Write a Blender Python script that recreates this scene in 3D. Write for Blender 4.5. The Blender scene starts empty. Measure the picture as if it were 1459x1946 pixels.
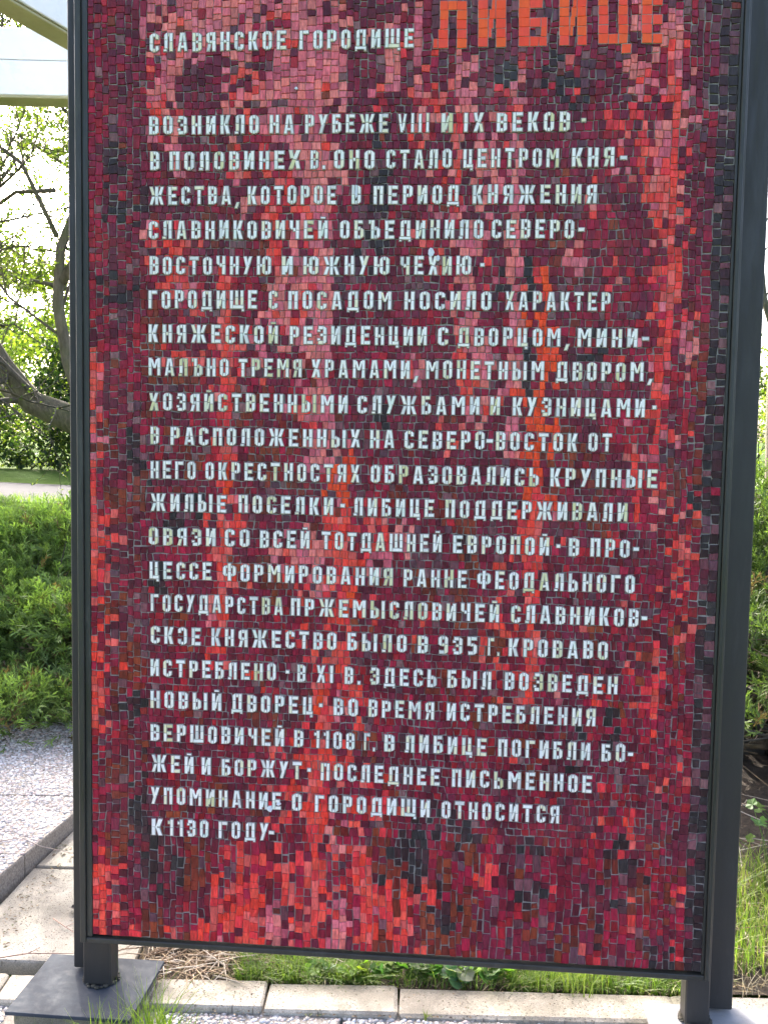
import bpy, math, random
import numpy as np
from mathutils import Vector, Matrix

random.seed(7)
rng = np.random.default_rng(11)
scene = bpy.context.scene
COL = scene.collection

# ------------------------------------------------------------------ camera
EYE = 1.5823
cam_d = bpy.data.cameras.new('camera'); cam = bpy.data.objects.new('camera', cam_d)
COL.objects.link(cam); scene.camera = cam
cam_d.sensor_fit = 'HORIZONTAL'; cam_d.sensor_width = 36.0
cam_d.lens = 36.0 * 1900 / 1459
cam_d.clip_start = 0.05; cam_d.clip_end = 2000
P_, R_ = math.radians(4.321), math.radians(-0.941)
Mv = Matrix(((1, 0, 0), (0, -math.sin(P_), math.cos(P_)), (0, -math.cos(P_), -math.sin(P_))))
Mr = Matrix(((math.cos(R_), -math.sin(R_), 0), (math.sin(R_), math.cos(R_), 0), (0, 0, 1)))
MM = Mv @ Mr
cx, cy, cz = MM.col[0], -MM.col[1], -MM.col[2]
cam.matrix_world = Matrix(((cx[0], cy[0], cz[0], 0), (cx[1], cy[1], cz[1], 0), (cx[2], cy[2], cz[2], EYE), (0, 0, 0, 1)))
cam_d.dof.use_dof = False

# ------------------------------------------------------------------ world, sun, exposure
SUN_EL, SUN_AZ = math.radians(33), math.radians(-22)      # azimuth from +Y, clockwise positive
world = bpy.data.worlds.new('World'); scene.world = world; world.use_nodes = True
wn = world.node_tree.nodes; wl = world.node_tree.links
bg = wn['Background']
sky = wn.new('ShaderNodeTexSky'); sky.sky_type = 'NISHITA'; sky.sun_disc = False
sky.sun_elevation = SUN_EL; sky.sun_rotation = SUN_AZ
sky.air_density = 0.5; sky.dust_density = 6.0; sky.ozone_density = 0.0; sky.altitude = 200
wl.new(sky.outputs['Color'], bg.inputs['Color']); bg.inputs['Strength'].default_value = 0.15
sun_d = bpy.data.lights.new('sun', 'SUN'); sun = bpy.data.objects.new('sun', sun_d); COL.objects.link(sun)
sun_d.energy = 2.15; sun_d.angle = math.radians(0.53); sun_d.color = (1.0, 0.95, 0.87)
sdir = Vector((math.sin(SUN_AZ) * math.cos(SUN_EL), math.cos(SUN_AZ) * math.cos(SUN_EL), math.sin(SUN_EL)))
sun.rotation_euler = sdir.to_track_quat('Z', 'Y').to_euler()
sun.location = sdir * 30
scene.view_settings.view_transform = 'Standard'; scene.view_settings.look = 'None'
scene.view_settings.exposure = 2.8; scene.view_settings.gamma = 1.0
scene.view_settings.use_curve_mapping = False
scene.render.engine = 'CYCLES'
scene.cycles.max_bounces = 6; scene.cycles.transparent_max_bounces = 6

# ------------------------------------------------------------------ helpers
def empty(name, loc=(0, 0, 0), rz=0.0, parent=None):
    o = bpy.data.objects.new(name, None); COL.objects.link(o)
    o.location = loc; o.rotation_euler = (0, 0, rz)
    if parent: o.parent = parent
    return o

def tag(o, label=None, cat=None, group=None, kind=None):
    if label: o['label'] = label
    if cat: o['category'] = cat
    if group: o['group'] = group
    if kind: o['kind'] = kind
    return o

class MB:
    """collects polygons with one colour each"""
    def __init__(s): s.v = []; s.f = []; s.c = []
    def poly(s, pts, col=(1, 1, 1)):
        n = len(s.v); s.v.extend(pts); s.f.append(tuple(range(n, n + len(pts)))); s.c.append(col)
    def faces(s, verts, faces, col=(1, 1, 1)):
        n = len(s.v); s.v.extend(verts)
        for f in faces: s.f.append(tuple(n + i for i in f)); s.c.append(col)
    def box(s, x0, x1, y0, y1, z0, z1, col=(1, 1, 1), b=0.0):
        if b <= 0:
            v = [(x, y, z) for x in (x0, x1) for y in (y0, y1) for z in (z0, z1)]
            s.faces(v, [(0, 1, 3, 2), (4, 6, 7, 5), (0, 4, 5, 1), (2, 3, 7, 6), (0, 2, 6, 4), (1, 5, 7, 3)], col); return
        # bevelled box
        v = []; idx = {}
        X = (x0, x1); Y = (y0, y1); Z = (z0, z1)
        for i in (0, 1):
            for j in (0, 1):
                for k in (0, 1):
                    sx, sy, sz = 1 - 2 * i, 1 - 2 * j, 1 - 2 * k
                    for a in range(3):
                        p = [X[i] + sx * b, Y[j] + sy * b, Z[k] + sz * b]
                        p[a] = (X[i], Y[j], Z[k])[a]
                        idx[(i, j, k, a)] = len(v); v.append(tuple(p))
        f = []
        q = lambda *t: f.append(tuple(idx[u] for u in t))
        for i in (0, 1):
            q((i, 0, 0, 0), (i, 1, 0, 0), (i, 1, 1, 0), (i, 0, 1, 0))
            q((0, i, 0, 1), (1, i, 0, 1), (1, i, 1, 1), (0, i, 1, 1))
            q((0, 0, i, 2), (1, 0, i, 2), (1, 1, i, 2), (0, 1, i, 2))
        for i in (0, 1):
            for j in (0, 1):
                q((i, j, 0, 0), (i, j, 1, 0), (i, j, 1, 1), (i, j, 0, 1))
                q((i, 0, j, 0), (i, 1, j, 0), (i, 1, j, 2), (i, 0, j, 2))
                q((0, i, j, 1), (1, i, j, 1), (1, i, j, 2), (0, i, j, 2))
                for k in (0, 1): q((i, j, k, 0), (i, j, k, 1), (i, j, k, 2))
        s.faces(v, f, col)
    def tube(s, pts, radii, n=6, col=(1, 1, 1), cap=True):
        pts = [Vector(p) for p in pts]; base = len(s.v)
        t = (pts[1] - pts[0]).normalized()
        a = t.orthogonal().normalized()
        for i, p in enumerate(pts):
            t2 = (pts[min(i + 1, len(pts) - 1)] - pts[max(i - 1, 0)])
            if t2.length > 1e-9: t = t2.normalized()
            a = (a - t * a.dot(t)); a = a.normalized() if a.length > 1e-6 else t.orthogonal().normalized()
            b = t.cross(a)
            r = radii[i]
            for k in range(n):
                w = 2 * math.pi * k / n
                s.v.append(tuple(p + a * (math.cos(w) * r) + b * (math.sin(w) * r)))
        for i in range(len(pts) - 1):
            for k in range(n):
                k2 = (k + 1) % n
                s.f.append((base + i * n + k, base + i * n + k2, base + (i + 1) * n + k2, base + (i + 1) * n + k)); s.c.append(col)
        if cap:
            s.f.append(tuple(base + k for k in range(n))[::-1]); s.c.append(col)
            m = base + (len(pts) - 1) * n
            s.f.append(tuple(m + k for k in range(n))); s.c.append(col)
    def build(s, name, mat, parent=None, smooth=False, normals=False):
        me = bpy.data.meshes.new(name)
        me.from_pydata([tuple(p) for p in s.v], [], s.f)
        at = me.attributes.new('Col', 'FLOAT_COLOR', 'FACE')
        arr = np.ones((len(s.f), 4), np.float32); arr[:, :3] = np.array(s.c, np.float32).reshape(-1, 3)
        at.data.foreach_set('color', arr.ravel())
        if normals:
            import bmesh
            bm = bmesh.new(); bm.from_mesh(me); bmesh.ops.recalc_face_normals(bm, faces=bm.faces); bm.to_mesh(me); bm.free()
        if smooth: me.shade_smooth()
        me.materials.append(mat)
        o = bpy.data.objects.new(name, me); COL.objects.link(o)
        if parent: o.parent = parent
        return o

def quads(name, V, C, mat, parent=None):
    """V (N,4,3) array of quads, C (N,3) colours -> one mesh object"""
    N = len(V); me = bpy.data.meshes.new(name)
    me.vertices.add(N * 4); me.vertices.foreach_set('co', np.ascontiguousarray(V, np.float32).ravel())
    me.loops.add(N * 4); me.loops.foreach_set('vertex_index', np.arange(N * 4, dtype=np.int32))
    me.polygons.add(N); me.polygons.foreach_set('loop_start', np.arange(0, N * 4, 4, dtype=np.int32))
    me.update(calc_edges=True)
    at = me.attributes.new('Col', 'FLOAT_COLOR', 'FACE')
    arr = np.ones((N, 4), np.float32); arr[:, :3] = C; at.data.foreach_set('color', arr.ravel())
    me.materials.append(mat)
    o = bpy.data.objects.new(name, me); COL.objects.link(o)
    if parent: o.parent = parent
    return o

def material(name):
    m = bpy.data.materials.new(name); m.use_nodes = True
    return m, m.node_tree.nodes, m.node_tree.links, m.node_tree.nodes['Principled BSDF']

def noise(n, l, scale, coord=None, detail=4, rough=.55, dist=0, sc=None, which='Object'):
    t = n.new('ShaderNodeTexNoise'); t.inputs['Scale'].default_value = scale; t.inputs['Detail'].default_value = detail
    t.inputs['Roughness'].default_value = rough; t.inputs['Distortion'].default_value = dist
    tc = n.new('ShaderNodeTexCoord'); out = tc.outputs[which]
    if sc:
        mp = n.new('ShaderNodeMapping'); mp.inputs['Scale'].default_value = sc; l.new(out, mp.inputs['Vector']); out = mp.outputs[0]
    l.new(out, t.inputs['Vector']); return t

def ramp(n, l, src, stops):
    r = n.new('ShaderNodeValToRGB'); l.new(src, r.inputs['Fac'])
    e = r.color_ramp.elements
    while len(e) < len(stops): e.new(0.5)
    for i, (p, c) in enumerate(stops):
        e[i].position = p; e[i].color = (c[0], c[1], c[2], 1) if not isinstance(c, (int, float)) else (c, c, c, 1)
    return r

def mixc(n, l, fac, a, b, mode='MIX'):
    m = n.new('ShaderNodeMix'); m.data_type = 'RGBA'; m.blend_type = mode
    for s, x in ((m.inputs[0], fac), (m.inputs[6], a), (m.inputs[7], b)):
        if hasattr(x, 'is_linked') or hasattr(x, 'node'): l.new(x, s)
        elif isinstance(x, (int, float)): s.default_value = x
        else: s.default_value = (x[0], x[1], x[2], 1)
    return m.outputs[2]

def bump(n, l, h, strength, dist, bsdf, prev=None):
    b = n.new('ShaderNodeBump'); b.inputs['Strength'].default_value = strength; b.inputs['Distance'].default_value = dist
    l.new(h, b.inputs['Height'])
    if prev: l.new(prev.outputs[0], b.inputs['Normal'])
    l.new(b.outputs[0], bsdf.inputs['Normal']); return b

def vcol(n):
    a = n.new('ShaderNodeAttribute'); a.attribute_name = 'Col'; return a.outputs['Color']

# ------------------------------------------------------------------ materials
def m_glass_tile():
    m, n, l, b = material('smalti_glass')
    c = vcol(n)
    g = noise(n, l, 90, detail=3, sc=(2.2, 1, .5)); r = ramp(n, l, g.outputs[0], [(.3, .62), (.7, 1.35)])
    col = mixc(n, l, 1.0, c, r.outputs[0], 'MULTIPLY')
    d = noise(n, l, 5, detail=5); rd = ramp(n, l, d.outputs[0], [(.52, 0.0), (.78, .10)])
    col = mixc(n, l, rd.outputs[0], col, (.30, .26, .25))
    l.new(col, b.inputs['Base Color'])
    rr = noise(n, l, 40, detail=2); r2 = ramp(n, l, rr.outputs[0], [(.3, .28), (.7, .55)])
    l.new(r2.outputs[0], b.inputs['Roughness'])
    b.inputs['Specular IOR Level'].default_value = .26
    h = noise(n, l, 75, detail=5, rough=.65, sc=(1.4, 1, .8)); bump(n, l, h.outputs[0], .9, .004, b)
    return m

def m_white_tile():
    m, n, l, b = material('white_smalti')
    g = noise(n, l, 60, detail=3, sc=(2, 1, .6)); r = ramp(n, l, g.outputs[0], [(.3, .90), (.7, 1.04)])
    l.new(mixc(n, l, 1.0, vcol(n), r.outputs[0], 'MULTIPLY'), b.inputs['Base Color'])
    b.inputs['Roughness'].default_value = .4; b.inputs['Specular IOR Level'].default_value = .3
    bump(n, l, noise(n, l, 110, detail=3).outputs[0], .4, .001, b); return m

def m_grout():
    m, n, l, b = material('grout')
    g = noise(n, l, 30, detail=6); r = ramp(n, l, g.outputs[0], [(.3, (.20, .17, .155)), (.7, (.46, .41, .36))])
    l.new(r.outputs[0], b.inputs['Base Color']); b.inputs['Roughness'].default_value = .9
    h = noise(n, l, 400, detail=3); bump(n, l, h.outputs[0], .6, .001, b); return m

def m_paint(name, c0, c1, rough=.45, grime=(.10, .10, .085), gs=6.0, amount=.5, metal=0.0, sc=None):
    m, n, l, b = material(name)
    g = noise(n, l, gs, detail=7, rough=.65, sc=sc); r = ramp(n, l, g.outputs[0], [(.35, c0), (.65, c1)])
    g2 = noise(n, l, gs * 6, detail=6, rough=.7, sc=sc); r2 = ramp(n, l, g2.outputs[0], [(.55, 0.0), (.75, amount)])
    col = mixc(n, l, r2.outputs[0], r.outputs[0], grime)
    l.new(col, b.inputs['Base Color']); b.inputs['Metallic'].default_value = metal
    r3 = ramp(n, l, g2.outputs[0], [(.35, rough - .08), (.7, min(1, rough + .25))]); l.new(r3.outputs[0], b.inputs['Roughness'])
    h = noise(n, l, 180, detail=4); bump(n, l, h.outputs[0], .25, .0008, b); return m

def m_vc(name, rough=.8, bs=0.0, bsc=60, trans=0.0, spec=.4, var=.25, vsc=30):
    m, n, l, b = material(name); c = vcol(n)
    g = noise(n, l, vsc, detail=4); r = ramp(n, l, g.outputs[0], [(.3, 1 - var), (.7, 1 + var)])
    col = mixc(n, l, 1.0, c, r.outputs[0], 'MULTIPLY')
    l.new(col, b.inputs['Base Color']); b.inputs['Roughness'].default_value = rough
    b.inputs['Specular IOR Level'].default_value = spec
    if bs: bump(n, l, noise(n, l, bsc, detail=5).outputs[0], bs, .01, b)
    if trans:
        t = n.new('ShaderNodeBsdfTranslucent')
        cc = mixc(n, l, 1.0, col, (1.5, 1.7, .6), 'MULTIPLY'); l.new(cc, t.inputs['Color'])
        mx = n.new('ShaderNodeMixShader'); mx.inputs[0].default_value = trans
        l.new(b.outputs[0], mx.inputs[1]); l.new(t.outputs[0], mx.inputs[2])
        l.new(mx.outputs[0], n['Material Output'].inputs['Surface'])
    return m

def m_concrete(name='smooth_concrete', c0=(.21, .195, .16), c1=(.40, .37, .31), moss=.0):
    m, n, l, b = material(name)
    g = noise(n, l, 5, detail=9, rough=.7); r = ramp(n, l, g.outputs[0], [(.3, c0), (.7, c1)])
    s = noise(n, l, 260, detail=3, rough=.8); rs = ramp(n, l, s.outputs[0], [(.35, .62), (.62, 1.15)])
    col = mixc(n, l, 1.0, r.outputs[0], rs.outputs[0], 'MULTIPLY')
    v = n.new('ShaderNodeTexVoronoi'); v.voronoi_dimensions = '2D'; v.inputs['Scale'].default_value = 60; v.inputs['Randomness'].default_value = 1
    tc = n.new('ShaderNodeTexCoord'); l.new(tc.outputs['Object'], v.inputs['Vector'])
    rv = ramp(n, l, v.outputs['Distance'], [(.05, 0.0), (.16, 1.0)])
    sel = noise(n, l, 9, detail=2); rsel = ramp(n, l, sel.outputs[0], [(.42, 1.0), (.52, 0.0)])
    pit = mixc(n, l, rsel.outputs[0], rv.outputs[0], (1, 1, 1))
    col = mixc(n, l, 1.0, col, mixc(n, l, pit, (.45, .42, .38), (1, 1, 1)), 'MULTIPLY')
    st = noise(n, l, 2.2, detail=9, rough=.72); rst = ramp(n, l, st.outputs[0], [(.42, .68), (.58, 1.05)])
    col = mixc(n, l, 1.0, col, rst.outputs[0], 'MULTIPLY')
    if moss:
        mo = noise(n, l, 7, detail=8, rough=.75); rm = ramp(n, l, mo.outputs[0], [(.5, 0.0), (.66, moss)])
        col = mixc(n, l, rm.outputs[0], col, (.075, .08, .04))
    l.new(col, b.inputs['Base Color']); b.inputs['Roughness'].default_value = .9
    b1 = bump(n, l, s.outputs[0], .5, .002, b)
    bump(n, l, pit, .7, .004, b, b1)
    return m

def m_mortar():
    m, n, l, b = material('aggregate_mortar')
    g = noise(n, l, 120, detail=5); r = ramp(n, l, g.outputs[0], [(.3, (.15, .13, .11)), (.7, (.34, .31, .27))])
    l.new(r.outputs[0], b.inputs['Base Color']); b.inputs['Roughness'].default_value = .95
    bump(n, l, g.outputs[0], .6, .004, b); return m

def m_ground():
    m, n, l, b = material('grassy_ground')
    g = noise(n, l, .35, detail=8, rough=.7); r = ramp(n, l, g.outputs[0], [(.3, (.035, .065, .014)), (.55, (.07, .125, .022)), (.75, (.12, .17, .035))])
    f = noise(n, l, 14, detail=6, rough=.8); rf = ramp(n, l, f.outputs[0], [(.3, .6), (.7, 1.35)])
    col = mixc(n, l, 1.0, r.outputs[0], rf.outputs[0], 'MULTIPLY'); l.new(col, b.inputs['Base Color'])
    b.inputs['Roughness'].default_value = 1; b.inputs['Specular IOR Level'].default_value = .05; bump(n, l, f.outputs[0], 1.0, .06, b); return m

def m_soil():
    m, n, l, b = material('bed_soil')
    g = noise(n, l, 18, detail=9, rough=.75); r = ramp(n, l, g.outputs[0], [(.3, (.028, .02, .014)), (.7, (.11, .08, .055))])
    l.new(r.outputs[0], b.inputs['Base Color']); b.inputs['Roughness'].default_value = .95
    bump(n, l, g.outputs[0], 1.0, .03, b); return m

def m_asphalt():
    m, n, l, b = material('path_asphalt')
    g = noise(n, l, .8, detail=8, rough=.7, sc=(.3, 1, 1)); r = ramp(n, l, g.outputs[0], [(.3, (.035, .035, .038)), (.7, (.07, .07, .075))])
    l.new(r.outputs[0], b.inputs['Base Color']); b.inputs['Roughness'].default_value = .95; b.inputs['Specular IOR Level'].default_value = .08
    bump(n, l, noise(n, l, 90).outputs[0], .5, .006, b); return m

def m_bark(name, c0, c1, moss=.4):
    m, n, l, b = material(name)
    g = noise(n, l, 22, detail=8, rough=.75, sc=(1, 1, .25)); r = ramp(n, l, g.outputs[0], [(.3, c0), (.7, c1)])
    mo = noise(n, l, 3.5, detail=7, rough=.7); rm = ramp(n, l, mo.outputs[0], [(.45, 0.0), (.62, moss)])
    col = mixc(n, l, rm.outputs[0], r.outputs[0], (.10, .12, .035)); l.new(col, b.inputs['Base Color'])
    b.inputs['Roughness'].default_value = .9; bump(n, l, g.outputs[0], .9, .03, b); return m

M_TILE = m_glass_tile(); M_WTILE = m_white_tile(); M_GROUT = m_grout()
M_FRAME = m_paint('dark_frame_paint', (.024, .023, .018), (.042, .040, .032), rough=.42, grime=(.11, .11, .09), gs=6, amount=.55, sc=(1, 1, .18))
M_POST = m_paint('charcoal_post_paint', (.022, .019, .016), (.036, .032, .027), rough=.5, grime=(.085, .08, .07), gs=5, amount=.5, sc=(1, 1, .15))
M_PLATE = m_paint('weathered_steel_plate', (.024, .032, .045), (.040, .050, .064), rough=.85, grime=(.07, .07, .065), gs=7, amount=.4)  # bluish base colour stands in for reflected sky
M_PLATE_GLINT = m_paint('plate_sun_glint', (.24, .245, .25), (.32, .325, .33), rough=.8, grime=(.2, .19, .17), gs=7, amount=.4)  # lit copy for the right plate: sun glint put into the colour
M_WHITE = m_paint('white_beam_paint', (.80, .80, .79), (.86, .86, .85), rough=.5, grime=(.45, .46, .42), gs=1.3, amount=.35)
M_OLIVE = m_paint('soffit_bounce_tint', (.33, .31, .17), (.42, .39, .23), rough=.6, grime=(.25, .24, .15), gs=2, amount=.3)  # olive-beige bounced light on the undersides, put into the base colour
M_CONC = m_concrete(); M_KERB = m_concrete('kerb_concrete', (.30, .27, .215), (.56, .51, .42), moss=.5)
M_CONC_M = m_concrete('mossy_concrete', (.16, .15, .10), (.32, .30, .22), moss=.85)
M_MORT = m_mortar(); M_GROUND = m_ground(); M_SOIL = m_soil(); M_ASPH = m_asphalt()
M_PEB = m_vc('pebble', rough=.6, var=.15, vsc=200)
M_LEAF = m_vc('leaf', rough=.5, trans=.45, spec=.4, var=.2, vsc=6)
M_GRASS = m_vc('grass_blade', rough=.5, trans=.4, spec=.4, var=.15, vsc=20)
M_JUN = m_vc('juniper_needles', rough=.55, trans=.30, spec=.35, var=.25, vsc=5)
M_DRY = m_vc('dry_litter', rough=.85, var=.3, vsc=40)
M_BARK = m_bark('mossy_bark', (.055, .045, .03), (.19, .16, .115)); M_TWIG = m_bark('twig_bark', (.05, .042, .032), (.14, .12, .09), .15)
# ---- text and colour plan of the mosaic (millimetres on the board)
TEXT = [
  (2576, 2576, 'СЛАВЯНСКОЕ -634 -273 ГОРОДИЩЕ -238 57'),
  (2365, 2363, 'ВОЗНИКЛО -636 -343 НА -314 -250 РУБЕЖЕ -221 -5 VIII 20 101 И 132 161 IX 189 240 ВЕКОВ 273 457 · 486 497'),
  (2273, 2274, 'В -633 -609 ПОЛОВИНЕ -581 -275 Х -264 -232 В. -206 -167 ОНО -144 -39 СТАЛО -8 160 ЦЕНТРОМ 190 432 КНЯ 465 571 - 585 603'),
  (2184, 2183, 'ЖЕСТВА, -635 -395 КОТОРОЕ -371 -138 В -97 -73 ПЕРИОД -40 181 КНЯЖЕНИЯ 216 530'),
  (2095, 2095, 'СЛАВНИКОВИЧЕЙ -637 -159 ОБЪЕДИНИЛО -126 245 СЕВЕРО 267 476 - 486 502'),
  (2002, 2003, 'ВОСТОЧНУЮ -635 -308 И -279 -250 ЮЖНУЮ -222 4 ЧЕХИЮ 33 216 · 239 250'),
  (1913, 1913, 'ГОРОДИЩЕ -638 -345 С -313 -290 ПОСАДОМ -261 11 НОСИЛО 45 270 ХАРАКТЕР 306 573'),
  (1823, 1820, 'КНЯЖЕСКОЙ -638 -288 РЕЗИДЕНЦИИ -256 105 С 134 161 ДВОРЦОМ, 186 471 МИНИ 493 644 - 656 673'),
  (1735, 1734, 'МАЛЪНО -638 -420 ТРЕМЯ -393 -224 ХРАМАМИ, -197 83 МОНЕТНЫМ 105 410 ДВОРОМ, 441 684'),
  (1642, 1642, 'ХОЗЯЙСТВЕННЫМИ -636 -100 СЛУЖБАМИ -74 246 И 274 299 КУЗНИЦАМИ 332 669 · 688 698'),
  (1551, 1552, 'В -633 -610 РАСПОЛОЖЕННЫХ -578 -66 НА -39 25 СЕВЕРО 52 261 - 266 283 ВОСТОК 291 500 ОТ 529 588'),
  (1459, 1460, 'НЕГО -633 -509 ОКРЕСТНОСТЯХ -482 -66 ОБРАЗОВАЛИСЬ -36 404 КРУПНЫЕ 434 707'),
  (1371, 1372, 'ЖИЛЫЕ -633 -425 ПОСЕЛКИ -391 -135 · -116 -104 ЛИБИЦЕ -80 133 ПОДДЕРЖИВАЛИ 163 634'),
  (1279, 1278, 'ОВЯЗИ -638 -454 СО -428 -361 ВСЕЙ -332 -198 ТОТДАШНЕЙ -165 155 ЕВРОПОЙ 185 436 · 454 465 В 487 513 ПРО 543 643 - 652 667'),
  (1186, 1185, 'ЦЕССЕ -636 -465 ФОРМИРОВАНИЯ -433 27 РАННЕ 56 223 ФЕОДАЛЬНОГО 251 659'),
  (1097, 1097, 'ГОСУДАРСТВА -633 -268 ПРЖЕМЫСЛОВИЧЕЙ -246 310 СЛАВНИКОВ 342 672 - 679 694'),
  (1007, 1007, 'СКƆЕ -633 -494 КНЯЖЕСТВО -464 -122 БЫЛО -92 67 В 97 124 935 152 254 Г. 283 314 КРОВАВО 338 596'),
  (917, 915, 'ИСТРЕБЛЕНО -634 -286 · -259 -249 В -227 -205 XI -174 -129 В. -98 -55 ЗДЕСЬ -29 149 БЫЛ 178 294 ВОЗВЕДЕН 330 624'),
  (828, 827, 'НОВЫЙ -634 -436 ДВОРЕЦ -408 -184 · -167 -157 ВО -127 -61 ВРЕМЯ -32 144 ИСТРЕБЛЕНИЯ 178 570'),
  (736, 734, 'ВЕРШОВИЧЕЙ -634 -262 В -234 -209 1108 -179 -69 Г. -43 -13 В 12 39 ЛИБИЦЕ 68 286 ПОГИБЛИ 317 559 БО 589 650 - 657 671'),
  (648, 646, 'ЖЕЙ -631 -513 И -490 -465 БОРЖУТ -434 -213 · -197 -187 ПОСЛЕДНЕЕ -160 163 ПИСЬМЕННОЕ 196 566'),
  (558, 558, 'УПОМИНАНИЕ -633 -269 О -238 -212 ГОРОДИЩИ -175 138 ОТНОСИТСЯ 170 483'),
  (469, 470, 'К -631 -601 1130 -585 -471 ГОДУ -442 -303 - -302 -287'),
]
TITLE = [('Л', 122, 143, 2666, 2689), ('Л', 165, 190, 2666, 2688), ('И', 219, 243, 2667, 2690), ('И', 264, 289, 2666, 2689), ('Б', 321, 348, 2668, 2690), ('Й', 422, 447, 2668, 2691), ('Й', 467, 490, 2667, 2690), ('Ц', 519, 543, 2670, 2692), ('Ц', 569, 591, 2669, 2691), ('Е', 626, 651, 2669, 2691), ('Л', 123, 144, 2643, 2666), ('Л', 166, 191, 2642, 2665), ('И', 219, 244, 2644, 2666), ('И', 264, 289, 2643, 2666), ('Б', 321, 349, 2644, 2667), ('Й', 423, 447, 2645, 2667), ('Й', 468, 490, 2644, 2667), ('Ц', 520, 544, 2647, 2669), ('Ц', 569, 592, 2646, 2668), ('Е', 627, 652, 2646, 2668), ('Л', 123, 144, 2620, 2643), ('Л', 166, 191, 2619, 2642), ('И', 220, 244, 2620, 2643), ('И', 265, 290, 2620, 2642), ('Б', 322, 349, 2621, 2644), ('Й', 424, 448, 2622, 2644), ('Й', 468, 491, 2621, 2644), ('Ц', 521, 545, 2624, 2646), ('Ц', 570, 593, 2623, 2645), ('Е', 627, 652, 2623, 2645), ('Л', 120, 145, 2596, 2619), ('Л', 167, 192, 2595, 2618), ('И', 220, 245, 2597, 2620), ('И', 266, 290, 2596, 2619), ('Б', 323, 350, 2598, 2621), ('Й', 424, 449, 2599, 2621), ('Й', 469, 492, 2598, 2620), ('Ц', 521, 545, 2601, 2623), ('Ц', 571, 594, 2600, 2622), ('Е', 628, 653, 2600, 2622), ('Л', 120, 145, 2573, 2596), ('Л', 167, 192, 2572, 2595), ('И', 221, 246, 2574, 2597), ('И', 266, 291, 2573, 2596), ('Б', 323, 350, 2574, 2597), ('Й', 425, 449, 2575, 2598), ('Й', 470, 493, 2575, 2597), ('Ц', 522, 546, 2577, 2600), ('Ц', 572, 594, 2577, 2599), ('Е', 629, 654, 2577, 2599), ('Л', 144, 165, 2666, 2689), ('Л', 107, 118, 2573, 2596), ('И', 253, 262, 2666, 2689), ('И', 248, 263, 2643, 2666), ('И', 246, 259, 2620, 2643), ('И', 247, 254, 2597, 2620), ('Б', 349, 381, 2667, 2689), ('Б', 350, 376, 2621, 2643), ('Б', 378, 393, 2620, 2643), ('Б', 378, 393, 2597, 2620), ('Б', 351, 373, 2574, 2597), ('Б', 374, 394, 2574, 2596), ('Й', 456, 465, 2667, 2690), ('Й', 453, 466, 2644, 2667), ('Й', 450, 462, 2621, 2644), ('Й', 451, 458, 2598, 2621), ('Ц', 547, 570, 2577, 2600), ('Ц', 580, 604, 2553, 2575), ('Е', 653, 677, 2668, 2691), ('Е', 655, 678, 2622, 2645), ('Е', 656, 680, 2576, 2599)]
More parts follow.
